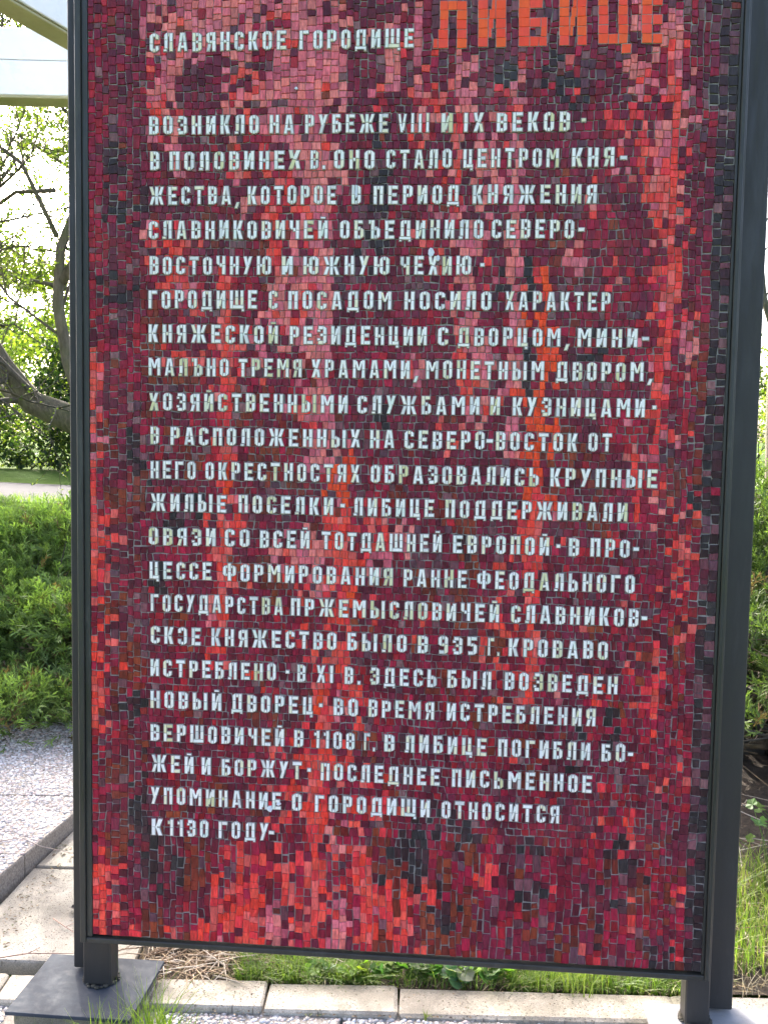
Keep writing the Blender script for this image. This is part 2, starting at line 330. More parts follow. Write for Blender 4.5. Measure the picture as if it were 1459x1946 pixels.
GRID = """
MCMPPPPPPRPPPMMMMGGGGGGGGMPMGGD
CMMRRPPPPRPPMPMPMGMGMGMGMMPRMGD
CMMRRPMPRPRPPMMRMGMMMGMMMGMPRMD
CGMPPMMRRPRPPMGMRMPMDRDRGMPRMMD
CMMRMMMPRPRRPMRMRRPMRMRDRMRRPGD
CGMRRMMMRPRRMMMMPRPMRMMMMRRMPGD
CMMPMMCRRPRRMMDMRMCPRMMMMRRRMGD
MDMMMMCPMMPPPMGMMRMPMMMMMMRRRMD
CMMCBMCRMRRPPMDMMRMPMMMMMRRPMMD
CDDMMMCMPRRPCMDMMRMPRMMMRMMPRMD
CMMRMCBBGRPPMGMRMMPMMMMBCCMRRMD
CMMRRRMGBCRRMGDMRMPRMCBMCBMRRMD
CMGRRCRCMRPRMDMMMRPMMMMPCRMRRMD
CDDMPRMCCPPPGGMMGMPRDRMGMCCRMMD
CGMBCRMRMPRPMMGMMMPMMOGMRCMRRCD
MMCBMMMRRRPPMMMMCMPMMOMCCMGRRCD
RCMBRRRRPMPPMCMCMMRPRMOMDCRRPBD
RMCMBBRMGMCBMMCRPMRPMMOMMCMRRMD
RMGBGCRBCRRPMMGMMMRRMOMCMCMRCBD
RMMCMCCBMMRRMMDMMMRPMOMMMCRRCMD
RBDGCMRMBCBPMMGMMRMMMROBMCCRRMD
RMDGMBCRBBCPPMCMGMMMMOBBMMPRMBD
CMBDMCCMMCBMOMCMMMMMMOMCBMRCBCD
CBBMGDMRBGMMRMCBMBMMMROMMCCRCDD
RRMMDMRRMMMMRRRRMGBGMRRMBMCRRCD
RRMDCMRMCMPPRRRPGMDMMRRMMRMCRMD
RMMMCMRBBPRPRRPMGGBMRRMCCMGMRBD
RCMDMMRRMBRPCRMMBCBMRRMMMMMRRCD
RBGCBMPMMMRRRRRMMGBMRRMMMMRCCMD
CRGMBCRMMCRMRBMCRMBRRMMRBCMMRCD
RRBMCBRMCMMRRMMCMMMBRPMMMMRRBCD
RMBMMMRRMGMRRCMGMMMRRCMMMMRRCMD
RBBCCMMMRMMRRRMMCBCMRRMMRMRRCMD
RMDMCBMMMCBRPRCMMCCBMCMMMCRCMDD
RCMMMCCMBBMRMRCDMMCGMBMMCDCMCDD
CMBMMMMCCRRRRBMMMCCCRMMDMCRRCMD
CBMDMCCMCMCRRRMMGMCMMBMMMGMCRCD
CBDMCMBMCRRRCRRBCMCMDCCMRCMRCGD
CGDMBCMMBMRRBRRRMDCCMMCMMCCMMMD
CBDDMCMMCRRMPRBMMCDCMCMCRRRBMMD
CBMDMBCRRRMCRRBDDCBCGDCMCDRCMMD
RRMDDBRRCRRRCRDBDBCRMGCCDBDCBCD
RRMMMMRRRRRMRCRBRDBCCDRCMDBBRMD
RRCBMCRRRPRMRPRBRDBMCBRMBCRCCMD
RMRBRRRRRPRRPRBRRBBMMGMBDCBMCDD
CCRBRRPRRPRRRRBRRBCMMRDCRMCDRDD
""".split()
STREAKS = [('O', 11, [(408, 2014), (411, 1900), (408, 1833), (407, 1711), (403, 1629), (400, 1561), (396, 1485)]), ('R', 12, [(396, 1485), (390, 1354), (392, 1172), (392, 1017), (387, 932)]), ('O', 9, [(-93, 1552), (-99, 1482), (-101, 1412)]), ('R', 10, [(-101, 1412), (-104, 1342), (-103, 1257), (-95, 1143)]), ('O', 9, [(-105, 1356), (-104, 1320)]), ('O', 9, [(-83, 1151), (-87, 1108)]), ('R', 10, [(-87, 1108), (-100, 985), (-106, 928)]), ('O', 10, [(-107, 985), (-106, 925)]), ('O', 9, [(-424, 1469), (-427, 1412)]), ('R', 10, [(-427, 1412), (-433, 1262), (-428, 1046)]), ('O', 10, [(-167, 896), (-167, 846)]), ('R', 11, [(-175, 707), (-173, 471), (-184, 201)]), ('R', 11, [(694, 2567), (721, 2425), (726, 2296), (727, 2165), (732, 1955), (723, 1849), (706, 1768), (705, 1634)]), ('R', 10, [(696, 2296), (693, 2139)]), ('P', 10, [(328, 2391), (321, 2167), (325, 2007), (322, 1846), (322, 1737)]), ('R', 10, [(171, 2412), (174, 2260), (172, 2167)]), ('P', 38, [(-205, 2701), (-195, 2437), (-176, 2033), (-169, 1676), (-159, 1481)]), ('R', 33, [(-148, 1397), (-124, 1199), (-106, 913)]), ('R', 38, [(-155, 839), (-153, 619), (-173, 471)]), ('P', 29, [(-308, 2703), (-293, 2531), (-333, 2385)]), ('P', 25, [(-398, 2705), (-376, 2559)]), ('P', 23, [(-572, 2508), (-579, 2360), (-558, 2265)]), ('R', 23, [(-572, 2143), (-579, 1950)]), ('P', 29, [(332, 2508), (321, 2167), (335, 1764), (327, 1546)]), ('R', 27, [(388, 1409), (395, 1172), (388, 890)]), ('R', 25, [(-429, 2005), (-425, 1729), (-430, 1419)]), ('R', 21, [(-426, 1334), (-440, 1031)]), ('P', 14, [(713, 2656), (721, 2425)]), ('P', 16, [(694, 2348), (714, 2166)]), ('R', 11, [(633, 2349), (658, 2192)]), ('P', 21, [(7, 2644), (3, 2474)]), ('R', 25, [(-304, 2196), (-295, 2033)]), ('P', 23, [(-250, 2384), (-242, 2263)]), ('R', 19, [(-27, 419), (-31, 195)]), ('R', 44, [(-172, 411), (-184, 186)]), ('R', 33, [(-363, 431), (-361, 175)]), ('R', 27, [(-782, 377), (-783, 179)]), ('P', 10, [(-232, 2701), (-224, 2569), (-230, 2437)]), ('P', 10, [(-157, 2700), (-152, 2542), (-154, 2436)]), ('R', 10, [(-800, 1809), (-801, 1654)]), ('R', 10, [(-797, 1497), (-795, 1310), (-796, 1180)]), ('R', 10, [(-426, 1950), (-428, 1729)]), ('R', 10, [(715, 973), (719, 875)]), ('R', 10, [(712, 1057), (717, 998)]), ('P', 10, [(74, 2682), (73, 2564)]), ('P', 10, [(470, 935), (471, 893)]), ('R', 12, [(674, 588), (663, 515)]), ('R', 11, [(403, 1451), (413, 1271)]), ('R', 10, [(594, 1331), (596, 1276)]), ('R', 10, [(654, 1551), (660, 1388)]), ('R', 10, [(68, 365), (66, 217)]), ('B', 11, [(137, 310), (139, 191)]), ('P', 10, [(-295, 269), (-295, 194)]), ('P', 10, [(-105, 296), (-104, 221)]), ('D', 11, [(108, 544), (111, 353)]), ('D', 10, [(-729, 2348), (-726, 2294)]), ('D', 10, [(-761, 2321), (-761, 2267)]), ('D', 10, [(358, 2034), (373, 1954)]), ('D', 10, [(371, 1832), (373, 1683)])]
# ------------------------------------------------------------------ terrain and setting
def hgt(y):
    t = min(1, max(0, (y - 7.5) / 5.7)); return -.08 + .68 * t * t * (3 - 2 * t) + max(0, min(1, (y - 18.5) / 4)) * .14

def sheet(name, xs, ys, hf, mat, dz=0.0, kind='structure'):
    mb = MB(); nx, ny = len(xs), len(ys)
    mb.v = [(x, y, hf(x, y) + dz) for y in ys for x in xs]
    for j in range(ny - 1):
        for i in range(nx - 1):
            a = j * nx + i; mb.f.append((a, a + 1, a + nx + 1, a + nx)); mb.c.append((1, 1, 1))
    return tag(mb.build(name, mat, smooth=True), kind=kind)

xs = [-600, -300, -120, -60, -35] + [-25 + i for i in range(0, 51)] + [35, 60, 120, 300, 600]
ys = [-600, -250, -80, -30, -15, -8, -4, 0, 3, 5, 6] + [7 + .5 * i for i in range(0, 60)] + [40, 50, 70, 110, 250, 600, 1200]
ground = sheet('ground', xs, ys, lambda x, y: hgt(y) + (.05 * math.sin(x * .6 + y * .4) if y > 8 else 0) - .012, M_GROUND)
path = sheet('path', [-40 + 2 * i for i in range(41)], [13.2 + .42 * i for i in range(14)], lambda x, y: hgt(y) + .05 * math.sin(x * .6 + y * .4) + .01, M_ASPH)

# planting bed behind the sign: soil sheet with small mounds
def soil_h(x, y):
    e = min(1, max(0, (y - 2.92) / .25))
    return -.058 + e * (.012 * math.sin(x * 9 + y * 4) + .010 * math.sin(x * 23 - y * 17) + .008 * math.sin(y * 31) + .012)
bed = sheet('planting_bed', [-.74 + .06 * i for i in range(115)], [2.86 + .06 * i for i in range(70)], soil_h, M_SOIL)

ICO = None
def ico():
    t = (1 + 5 ** .5) / 2
    v = np.array([(-1, t, 0), (1, t, 0), (-1, -t, 0), (1, -t, 0), (0, -1, t), (0, 1, t), (0, -1, -t), (0, 1, -t), (t, 0, -1), (t, 0, 1), (-t, 0, -1), (-t, 0, 1)]) / math.sqrt(1 + t * t)
    f = np.array([(0, 11, 5), (0, 5, 1), (0, 1, 7), (0, 7, 10), (0, 10, 11), (1, 5, 9), (5, 11, 4), (11, 10, 2), (10, 7, 6), (7, 1, 8), (3, 9, 4), (3, 4, 2), (3, 2, 6), (3, 6, 8), (3, 8, 9), (4, 9, 5), (2, 4, 11), (6, 2, 10), (8, 6, 7), (9, 8, 1)])
    return v, f
IV, IF = ico()

def pebbles(name, regions, size, mat, parent):
    """regions: list of (x0,x1,y0,y1,z,density,test)"""
    P = []
    for x0, x1, y0, y1, z, pitch, test in regions:
        ys_ = np.arange(y0, y1, pitch * .87)
        for j, y in enumerate(ys_):
            for x in np.arange(x0 + (j % 2) * pitch / 2, x1, pitch):
                px, py = x + rng.uniform(-.35, .35) * pitch, y + rng.uniform(-.35, .35) * pitch
                if test(px, py): P.append((px, py, z))
    P = np.array(P); N = len(P)
    s = size * rng.uniform(.55, 1.25, (N, 1)) * np.stack([rng.uniform(.8, 1.3, N), rng.uniform(.7, 1.1, N), rng.uniform(.45, .7, N)], 1)
    a = rng.uniform(0, 6.28, N); ca, sa = np.cos(a)[:, None], np.sin(a)[:, None]
    V = IV[None] * (1 + rng.uniform(-.16, .16, (N, 12, 1))) * s[:, None, :]
    V = np.stack([V[..., 0] * ca - V[..., 1] * sa, V[..., 0] * sa + V[..., 1] * ca, V[..., 2]], -1) + P[:, None, :]
    pal = np.array([(.48, .46, .44), (.42, .38, .36), (.35, .33, .32), (.58, .57, .56), (.42, .34, .31), (.26, .26, .265), (.50, .46, .42)])
    C = pal[rng.integers(0, 7, N)] * rng.uniform(.9, 1.35, (N, 1))
    me = bpy.data.meshes.new(name); nf = len(IF)
    me.vertices.add(N * 12); me.vertices.foreach_set('co', V.astype(np.float32).ravel())
    F = (IF[None] + (np.arange(N) * 12)[:, None, None]).astype(np.int32)
    me.loops.add(N * nf * 3); me.loops.foreach_set('vertex_index', F.ravel())
    me.polygons.add(N * nf); me.polygons.foreach_set('loop_start', np.arange(0, N * nf * 3, 3, dtype=np.int32))
    me.update(calc_edges=True)
    at = me.attributes.new('Col', 'FLOAT_COLOR', 'FACE'); arr = np.ones((N * nf, 4), np.float32); arr[:, :3] = np.repeat(C, nf, 0)
    at.data.foreach_set('color', arr.ravel()); me.materials.append(mat); me.shade_smooth()
    o = bpy.data.objects.new(name, me); COL.objects.link(o); o.parent = parent; o['kind'] = 'stuff'
    return o

def slab_obj(name, mat, x0, x1, y0, y1, z0, z1, parent, b=.006, j=0.004, tilt=0.004):
    mb = MB(); mb.box(x0, x1, y0, y1, z0, z1, b=b)
    mb.v = [(x + random.uniform(-j, j) * .4, y + random.uniform(-j, j) * .4, z + (tilt * ((x - x0) / (x1 - x0) - .5) * random.choice((1, 1)) if z > z0 + .02 else 0)) for x, y, z in mb.v]
    return mb.build(name, mat, parent, normals=True)

SY = math.radians(5.055)
FZ, TZ = -.062, .022       # front paving level, left terrace level
# front paving: exposed aggregate slabs, square to the sign (local frame rotated like the sign)
pav = tag(empty('pavement', (0, 2.65, 0), -SY), kind='structure')
xj = -2.6
while xj < 3.0:
    w = .50
    for r_ in range(3):
        slab_obj('slab', M_MORT, xj + .004, xj + w - .004, -.5 * (r_ + 1) + .154, -.5 * r_ + .146, -.14, FZ, pav)
    xj += w
wx = lambda x, y: (x % .5 - .05 + .5) % .5
def front_ok(x, y):
    if -x * math.sin(SY) + y * math.cos(SY) > .062 - x * .026: return False
    fx = (x + 2.6) % .5
    if fx < .006 or fx > .494: return False
    if -1.03 < x < -.63 and -.12 < y < .06: return False
    if .74 < x < 1.1 and -.14 < y < .12: return False
    return True
pebbles('pebbles', [(-1.35, 1.6, -.30, .20, FZ - .001, .0135, front_ok)], .0082, M_PEB, pav)

# kerb stones along the sign
KA = math.radians(1.5)
kerb = tag(empty('kerb', (0, 2.65, 0), -KA), kind='structure')
kx = [-2.75, -1.95, -1.10, -.655, -.325, .06, .86, 1.62, 2.4]
for a, b_ in zip(kx[:-1], kx[1:]):
    g = .0025
    slab_obj('kerb_stone', M_KERB, a + g, b_ - g, .066, .205, -.16, -.044 + random.uniform(-.004, .004), kerb, b=.006, j=.012)

# smooth concrete strip running back beside the bed and raised aggregate terrace to its left
strip = tag(empty('concrete_strip'), kind='structure')
def quad_slab(name, mat, pts, z0, z1, parent):
    mb = MB(); n_ = len(pts)
    v = [(x, y, z0) for x, y in pts] + [(x, y, z1 - .006) for x, y in pts]
    cxm = sum(p[0] for p in pts) / n_; cym = sum(p[1] for p in pts) / n_
    ins = lambda x, y: (x + (cxm - x) * .012, y + (cym - y) * .012)
    v += [(*ins(x, y), z1) for x, y in pts]
    f = [tuple(range(n_))[::-1], tuple(range(2 * n_, 3 * n_))]
    for k in range(n_):
        k2 = (k + 1) % n_
        f += [(k, k2, n_ + k2, n_ + k), (n_ + k, n_ + k2, 2 * n_ + k2, 2 * n_ + k)]
    mb.faces(v, f); return mb.build(name, mat, parent, normals=True)
quad_slab('slab', M_CONC, [(-1.315, 2.975), (-.745, 2.945), (-.755, 3.60), (-1.285, 3.62)], -.16, -.046, strip)
quad_slab('slab', M_CONC, [(-1.28, 3.63), (-.757, 3.61), (-.76, 4.40), (-1.20, 4.42)], -.16, -.043, strip)
quad_slab('slab', M_CONC, [(-1.195, 4.43), (-.762, 4.41), (-.77, 5.4), (-1.08, 5.4)], -.16, -.047, strip)

terr = tag(empty('terrace'), kind='structure')
ex = lambda y: -1.33 + (y - 3.386) * .136
def terr_slab(x0, x1, y0, y1, left):
    a = x1 if left else None
    pts = [(x0, y0), (ex(y0) if a is None else a, y0), (ex(y1) if a is None else a, y1), (x0, y1)]
    quad_slab('slab', M_MORT, pts, -.2, TZ, terr)
yy = 2.98
while yy < 6.3:
    y1_ = yy + .60
    terr_slab(-1.90, 0, yy + .004, y1_ - .004, False)
    for k in range(4): terr_slab(-1.90 - .6 * (k + 1) + .004, -1.90 - .6 * k - .004, yy + .004, y1_ - .004, True)
    yy += .60
def terr_ok(x, y):
    if x > ex(y) - .012: return False
    fy = (y - 2.98) % .6
    if fy < .007 or fy > .593: return False
    if abs(x + 1.9) < .005 or abs(x + 2.5) < .005: return False
    return True
pebbles('pebbles', [(-2.75, -1.0, 3.1, 5.6, TZ - .0012, .0165, terr_ok)], .0100, M_PEB, terr)

# ------------------------------------------------------------------ mosaic sign
sign = empty('mosaic_sign', (0, 2.65, 0), -SY)
tag(sign, 'tall red mosaic board with white Cyrillic text between two charcoal posts', 'sign')
U0, U1, Z0, Z1 = -.8025, .869, .170, 2.92
mb = MB(); mb.box(U0, U1, -.0016, .03, Z0, Z1); panel = mb.build('mosaic_panel', M_GROUT, sign, normals=True)

PAL = {'P': [(.80, .15, .17), (.72, .16, .19), (.84, .21, .18), (.64, .11, .15), (.82, .18, .15)],
       'R': [(.86, .055, .045), (.90, .085, .055), (.78, .040, .048), (.84, .12, .10), (.88, .050, .030)],
       'O': [(.97, .075, .014), (.95, .060, .020)],
       'C': [(.34, .009, .036), (.40, .011, .042), (.27, .008, .028), (.42, .014, .026), (.33, .011, .020), (.22, .008, .026)],
       'M': [(.155, .010, .026), (.20, .013, .038), (.115, .008, .022), (.215, .012, .024), (.165, .015, .036), (.26, .012, .036)],
       'D': [(.042, .016, .019), (.070, .020, .026), (.035, .024, .025)],
       'G': [(.16, .045, .058), (.21, .070, .082), (.13, .045, .062), (.26, .11, .11)],
       'B': [(.22, .030, .017), (.27, .044, .018), (.16, .022, .015), (.22, .016, .014)]}
def grid_class(u, z):
    """the colour plan is 31 cells wide and 46 high; it starts at the top left of the lettered field"""
    t = (2.70 - z) / 2.53                       # 0 at the title, 1 at the lower edge
    row = (t * (1.045 - .045 * t) * 1780 + (u - U0) * t * 39 + (u - U0) * (t - .28) * -4) / 40
    col = (8 + (u - U0) * (741 - 48 * t)) / 40 + .2 * t
    row += random.uniform(-.7, .7); col += random.uniform(-.28, .28)
    if u > U1 - .038: col = 30
    g = GRID[min(max(int(row), 0), 45)][min(max(int(col), 0), 30)]
    if g == 'R' and random.random() < (.62 if col > 20 else .38): g = random.choice('CCM')
    if g == 'R' and z > 1.35 and random.random() < .35: g = 'P'  # upper reds go pinker: veiling haze put into the tile colour
    return random.choice('MCM') if g == 'G' and random.random() < .45 else g
def streak_class(u, z):
    for c, w, pts in STREAKS:
        for (a, b), (c_, d) in zip(pts[:-1], pts[1:]):
            a, b, c_, d = a / 1e3, b / 1e3, c_ / 1e3, d / 1e3
            lo, hi = min(b, d), max(b, d)
            if lo - .008 <= z <= hi + .008:
                t = (z - b) / (d - b) if abs(d - b) > 1e-6 else 0
                if abs(u - (a + (c_ - a) * t)) < (w / 1e3) * .5 + .006 and (w < 22 or random.random() < .70): return c
    return None
def sn(x, s): return math.sin(x * s) + .6 * math.sin(x * s * 2.3 + 1.7) + .4 * math.sin(x * s * 4.1 + .6)
def warp(u, z):
    if u < U0 + .004 or u > U1 - .004: du = 0
    else: du = .0016 * sn(z + u * .7, 11) + .0009 * sn(z * 1.7 - u, 31)
    dz = .0013 * sn(u + z * .4, 9) + .0009 * sn(u * 1.3 - z, 33) if Z0 + .01 < z < Z1 - .01 else 0
    return u + du, z + dz

tiles = []       # (area, pts4, colour, gap)
def add_tile(u0, u1, z0, z1):
    uc, zc = (u0 + u1) / 2, (z0 + z1) / 2
    c = streak_class(uc, zc)
    if c is None:
        q = random.random()
        if q < .80: c = grid_class(uc, zc)
        elif q < .92: c = random.choice('MMCCMCGB')
        else: c = random.choice('MCMG')
        if uc > U1 - .055 and random.random() < .65: c = random.choice('DDG')
    col = random.choice(PAL[c]); k = random.uniform(.70, 1.12)
    col = tuple(min(.9, x * k) for x in col)
    gap = random.uniform(.0005, .0011) if c in 'PRO' else random.choice((.0005, .0007, .0009, .0012, .0017))
    jit = .0007 if c in 'PRO' else .0014
    J = lambda: random.uniform(-jit, jit)
    pts = [warp(u0, z0), warp(u1, z0), warp(u1, z1), warp(u0, z1)]
    pts = [(pts[0][0] + gap + J(), pts[0][1] + gap + J()), (pts[1][0] - gap + J(), pts[1][1] + gap + J()),
           (pts[2][0] - gap + J(), pts[2][1] - gap + J()), (pts[3][0] + gap + J(), pts[3][1] - gap + J())]
    tiles.append([(u1 - u0) * (z1 - z0), pts, col, c])

CAP = .0472
TU0, TU1 = -.662, .712
base = [b_ / 1000 for b_, b2, w_ in [(a, b2, w) for a, b2, w in TEXT]]
# horizontal rows inside the text field
rows = []
for i in range(1, 23):
    b_ = base[i]; top = base[i - 1] if i > 1 else b_ + CAP + .041
    rows += [(b_ - .002, b_ + CAP / 2), (b_ + CAP / 2, b_ + CAP + .002)]
    g0, g1 = b_ + CAP + .002, top - .002
    rows += [(g0, (g0 + g1) / 2), ((g0 + g1) / 2, g1)]
zt_top = max(r[1] for r in rows); zt_bot = min(r[0] for r in rows)
for z0, z1 in rows:
    if z1 - z0 < .008: continue
    u = TU0
    while u < TU1 - 1e-6:
        w = random.uniform(.013, .0245)
        if TU1 - (u + w) < .012: w = TU1 - u
        add_tile(u, u + w, z0, z1); u += w
# columns everywhere else
def columns(ua, ub, za, zb, hmin=.0145, hmax=.027):
    n_ = max(1, round((ub - ua) / .0198)); ed = [ua]
    ws = [random.uniform(.8, 1.25) for _ in range(n_)]; s_ = sum(ws)
    for w in ws: ed.append(ed[-1] + w / s_ * (ub - ua))
    for a, b_ in zip(ed[:-1], ed[1:]):
        z = za
        while z < zb - 1e-6:
            h = random.uniform(hmin, hmax)
            if random.random() < .06: h *= 1.5
            if zb - (z + h) < .014: h = zb - z
            add_tile(a, b_, z, z + h); z += h
columns(U0, TU0, Z0, Z1); columns(TU1, U1, Z0, Z1)
columns(TU0, TU1, Z0, zt_bot, .016, .036); columns(TU0, TU1, zt_top, Z1)

def prism(mb, pts, top, col, ch=.0012, base_y=.001, tilt=None):
    """pts: polygon in (u,z); front face at y=-top, thickness back to base_y, with a chamfer"""
    n_ = len(pts); cu = sum(p[0] for p in pts) / n_; cz_ = sum(p[1] for p in pts) / n_
    tx, tz = tilt or (0, 0)
    def dep(u, z): return -top - (u - cu) * tx - (z - cz_) * tz
    def ins(u, z):
        d = math.hypot(cu - u, cz_ - z) or 1; k = min(.45, ch * 1.35 / d); return u + (cu - u) * k, z + (cz_ - z) * k
    v = [(u, base_y, z) for u, z in pts] + [(u, dep(u, z) + ch * .8, z) for u, z in pts]
    v += [(a, dep(a, b_), b_) for a, b_ in (ins(u, z) for u, z in pts)]
    f = [tuple(range(2 * n_, 3 * n_))]
    for k in range(n_):
        k2 = (k + 1) % n_
        f += [(k, k2, n_ + k2, n_ + k), (n_ + k, n_ + k2, 2 * n_ + k2, 2 * n_ + k)]
    mb.faces(v, f, col)

order = sorted(range(len(tiles)), key=lambda i: -tiles[i][0])
single = set(order[:300]); rest = MB()
for i, (ar, pts, col, c) in enumerate(tiles):
    top = .0052 + random.uniform(-.0006, .0008)
    tl = (random.uniform(-.045, .045), random.uniform(-.045, .045))
    if i in single:
        mb = MB(); prism(mb, pts, top, col, tilt=tl); mb.build('tile', M_TILE, panel)
    else: prism(rest, pts, top, col, tilt=tl)
tag(rest.build('small_tiles', M_TILE, panel), kind='stuff')

# ---- lettering
T_ = .192
def glyph(ch):
    """list of convex polygons in units of cap height, and width"""
    w = {'Ж': .90, 'М': .74, 'Ш': .82, 'Щ': .84, 'Ю': .86, 'Ы': .84, 'Ф': .78, 'Д': .66, 'А': .60, 'Ъ': .66, 'V': .6, 'I': .225, '.': .2, ',': .2, '-': .30, '·': .2, '1': .34, 'Ц': .58, 'Т': .56}.get(ch, .54)
    t = T_; L, Rr, mid = t / 2, w - t / 2, w / 2; P = []
    def V(x, y0, y1, ct=0, cb=0, c=.10):
        n_ = max(1, round((y1 - y0) / .46)); e = [y0 + (y1 - y0) * k / n_ for k in range(n_ + 1)]
        if n_ > 1: e = [e[0]] + [q + random.uniform(-.07, .07) for q in e[1:-1]] + [e[-1]]
        for k, (a, b_) in enumerate(zip(e[:-1], e[1:])):
            p = []
            # ccw from lower-left
            if k == 0 and cb == -1: p += [(x - t / 2, a + c), (x - t / 2 + c, a)]
            else: p += [(x - t / 2, a)]
            if k == 0 and cb == 1: p += [(x + t / 2 - c, a), (x + t / 2, a + c)]
            else: p += [(x + t / 2, a)]
            if k == n_ - 1 and ct == 1: p += [(x + t / 2, b_ - c), (x + t / 2 - c, b_)]
            else: p += [(x + t / 2, b_)]
            if k == n_ - 1 and ct == -1: p += [(x - t / 2 + c, b_), (x - t / 2, b_ - c)]
            else: p += [(x - t / 2, b_)]
            P.append(p)
    def H(y, x0, x1, th=.19): P.append([(x0, y - th / 2), (x1, y - th / 2), (x1, y + th / 2), (x0, y + th / 2)])
    def Dg(x0, y0, x1, y1, th=None, n_=2):
        th = th or t * .9; dx, dy = x1 - x0, y1 - y0; hw = th / 2 * math.hypot(dx, dy) / abs(dy)
        for k in range(n_):
            a, b_ = k / n_, (k + 1) / n_
            xa, ya, xb, yb = x0 + dx * a, y0 + dy * a, x0 + dx * b_, y0 + dy * b_
            q = [(xa - hw, ya), (xa + hw, ya), (xb + hw, yb), (xb - hw, yb)]
            P.append(q if dy > 0 else q[::-1])
    HT, HM, HB = .905, .5, .095; iL, iR = t, w - t
    def O(l, r):
        V(l + t / 2, 0.02, .98, -1, -1, .12); V(r - t / 2, .02, .98, 1, 1, .12); H(HT, l + t, r - t); H(HB, l + t, r - t)
    if ch == 'А': Dg(L, 0, mid - .05, 1); Dg(Rr, 0, mid + .05, 1); H(.24, iL, iR, .15)
    elif ch == 'Б': V(L, 0, 1); H(HT, iL, w - .06); H(.56, iL, iR); H(HB, iL, iR); V(Rr, .04, .58, 1, 1)
    elif ch in 'В': V(L, 0, 1); H(HT, iL, iR); H(.51, iL, iR, .16); H(HB, iL, iR); V(Rr, .53, .97, 1, 0); V(Rr, .03, .49, 0, 1)
    elif ch == 'Г': V(L, 0, 1); H(HT, iL, w)
    elif ch == 'Д': V(L + .07, .12, 1, -1); V(Rr - .04, .12, 1); H(HT, L + .07 + t / 2, Rr - .04 - t / 2); H(.03, 0, w, .16); H(-.09, 0, .13, .10); H(-.09, w - .13, w, .10)
    elif ch == 'Е': V(L, 0, 1); H(HT, iL, w); H(.5, iL, w - .07); H(HB, iL, w)
    elif ch == 'Ж':
        V(mid, 0, 1); Dg(L, 0, mid - .19, .46, .17, 1); Dg(L, 1, mid - .19, .54, .17, 1); Dg(w - L, 0, mid + .19, .46, .17, 1); Dg(w - L, 1, mid + .19, .54, .17, 1)
    elif ch in 'З3': H(HT, .06, iR); V(Rr, .53, .97, 1, 0); V(Rr, .03, .49, 0, 1); H(.51, .17, iR, .15); H(HB, .06, iR); H(.74, 0, .17, .13); H(.26, 0, .17, .13)
    elif ch in 'ИЙ':
        V(L, 0, 1); V(Rr, 0, 1); Dg(iL - .01, .12, iR + .01, .88, .13, 2)
        if ch == 'Й': H(1.14, mid - .14, mid + .14, .11)
    elif ch == 'К': V(L, 0, 1); H(.5, iL, iL + .10, .18); Dg(Rr, 0, iL + .12, .47, .2, 1); Dg(Rr, 1, iL + .12, .53, .2, 1)
    elif ch == 'Л': V(Rr, 0, 1); H(HT, .27, iR); V(L + .05, .15, 1, -1); H(.06, -.01, .2, .13)
    elif ch == 'М': V(L, 0, 1); V(Rr, 0, 1); Dg(iL - .01, .95, mid, .42, .13, 1); Dg(iR + .01, .95, mid, .42, .13, 1)
    elif ch == 'Н': V(L, 0, 1); V(Rr, 0, 1); H(.5, iL, iR, .17)
    elif ch in 'О0': O(0, w)
    elif ch == 'П': V(L, 0, 1); V(Rr, 0, 1); H(HT, iL, iR)
    elif ch == 'Р': V(L, 0, 1); H(HT, iL, iR); H(.46, iL, iR, .17); V(Rr, .38, .98, 1, 1)
    elif ch == 'С': V(L, .02, .98, -1, -1, .12); H(HT, iL, iR); H(HB, iL, iR); V(Rr, .68, .97, 1, 0); V(Rr, .03, .32, 0, 1)
    elif ch == 'Ɔ': V(Rr, .02, .98, 1, 1, .12); H(HT, iL, iR); H(HB, iL, iR); V(L, .68, .97, -1, 0); V(L, .03, .32, 0, -1)
    elif ch == 'Т': V(mid, 0, .80); H(.905, 0, w)
    elif ch == 'У': Dg(L, 1, mid - .02, .42, None, 1); Dg(L + .02, 0, Rr, 1, None, 2)
    elif ch == 'Ф': V(mid, 0, 1); V(L, .28, .86, -1, -1); V(Rr, .28, .86, 1, 1); H(.80, iL, mid - t / 2, .14); H(.80, mid + t / 2, iR, .14); H(.34, iL, mid - t / 2, .14); H(.34, mid + t / 2, iR, .14)
    elif ch in 'ХX': Dg(L, 0, Rr, 1, None, 2); Dg(L, 1, mid - .10, .56, None, 1); Dg(Rr, 0, mid + .10, .44, None, 1)
    elif ch == 'Ц': V(L, .0, 1); V(Rr - .06, .19, 1); H(HB, iL, w - .0); H(-.08, w - .16, w, .14)
    elif ch == 'Ч': V(L, .5, 1, 0, -1); H(.5, iL, iR); V(Rr, 0, 1)
    elif ch in 'ШЩ':
        V(L, 0, 1); V(mid, .2, 1); V(Rr, .2, 1); H(HB, iL, w)
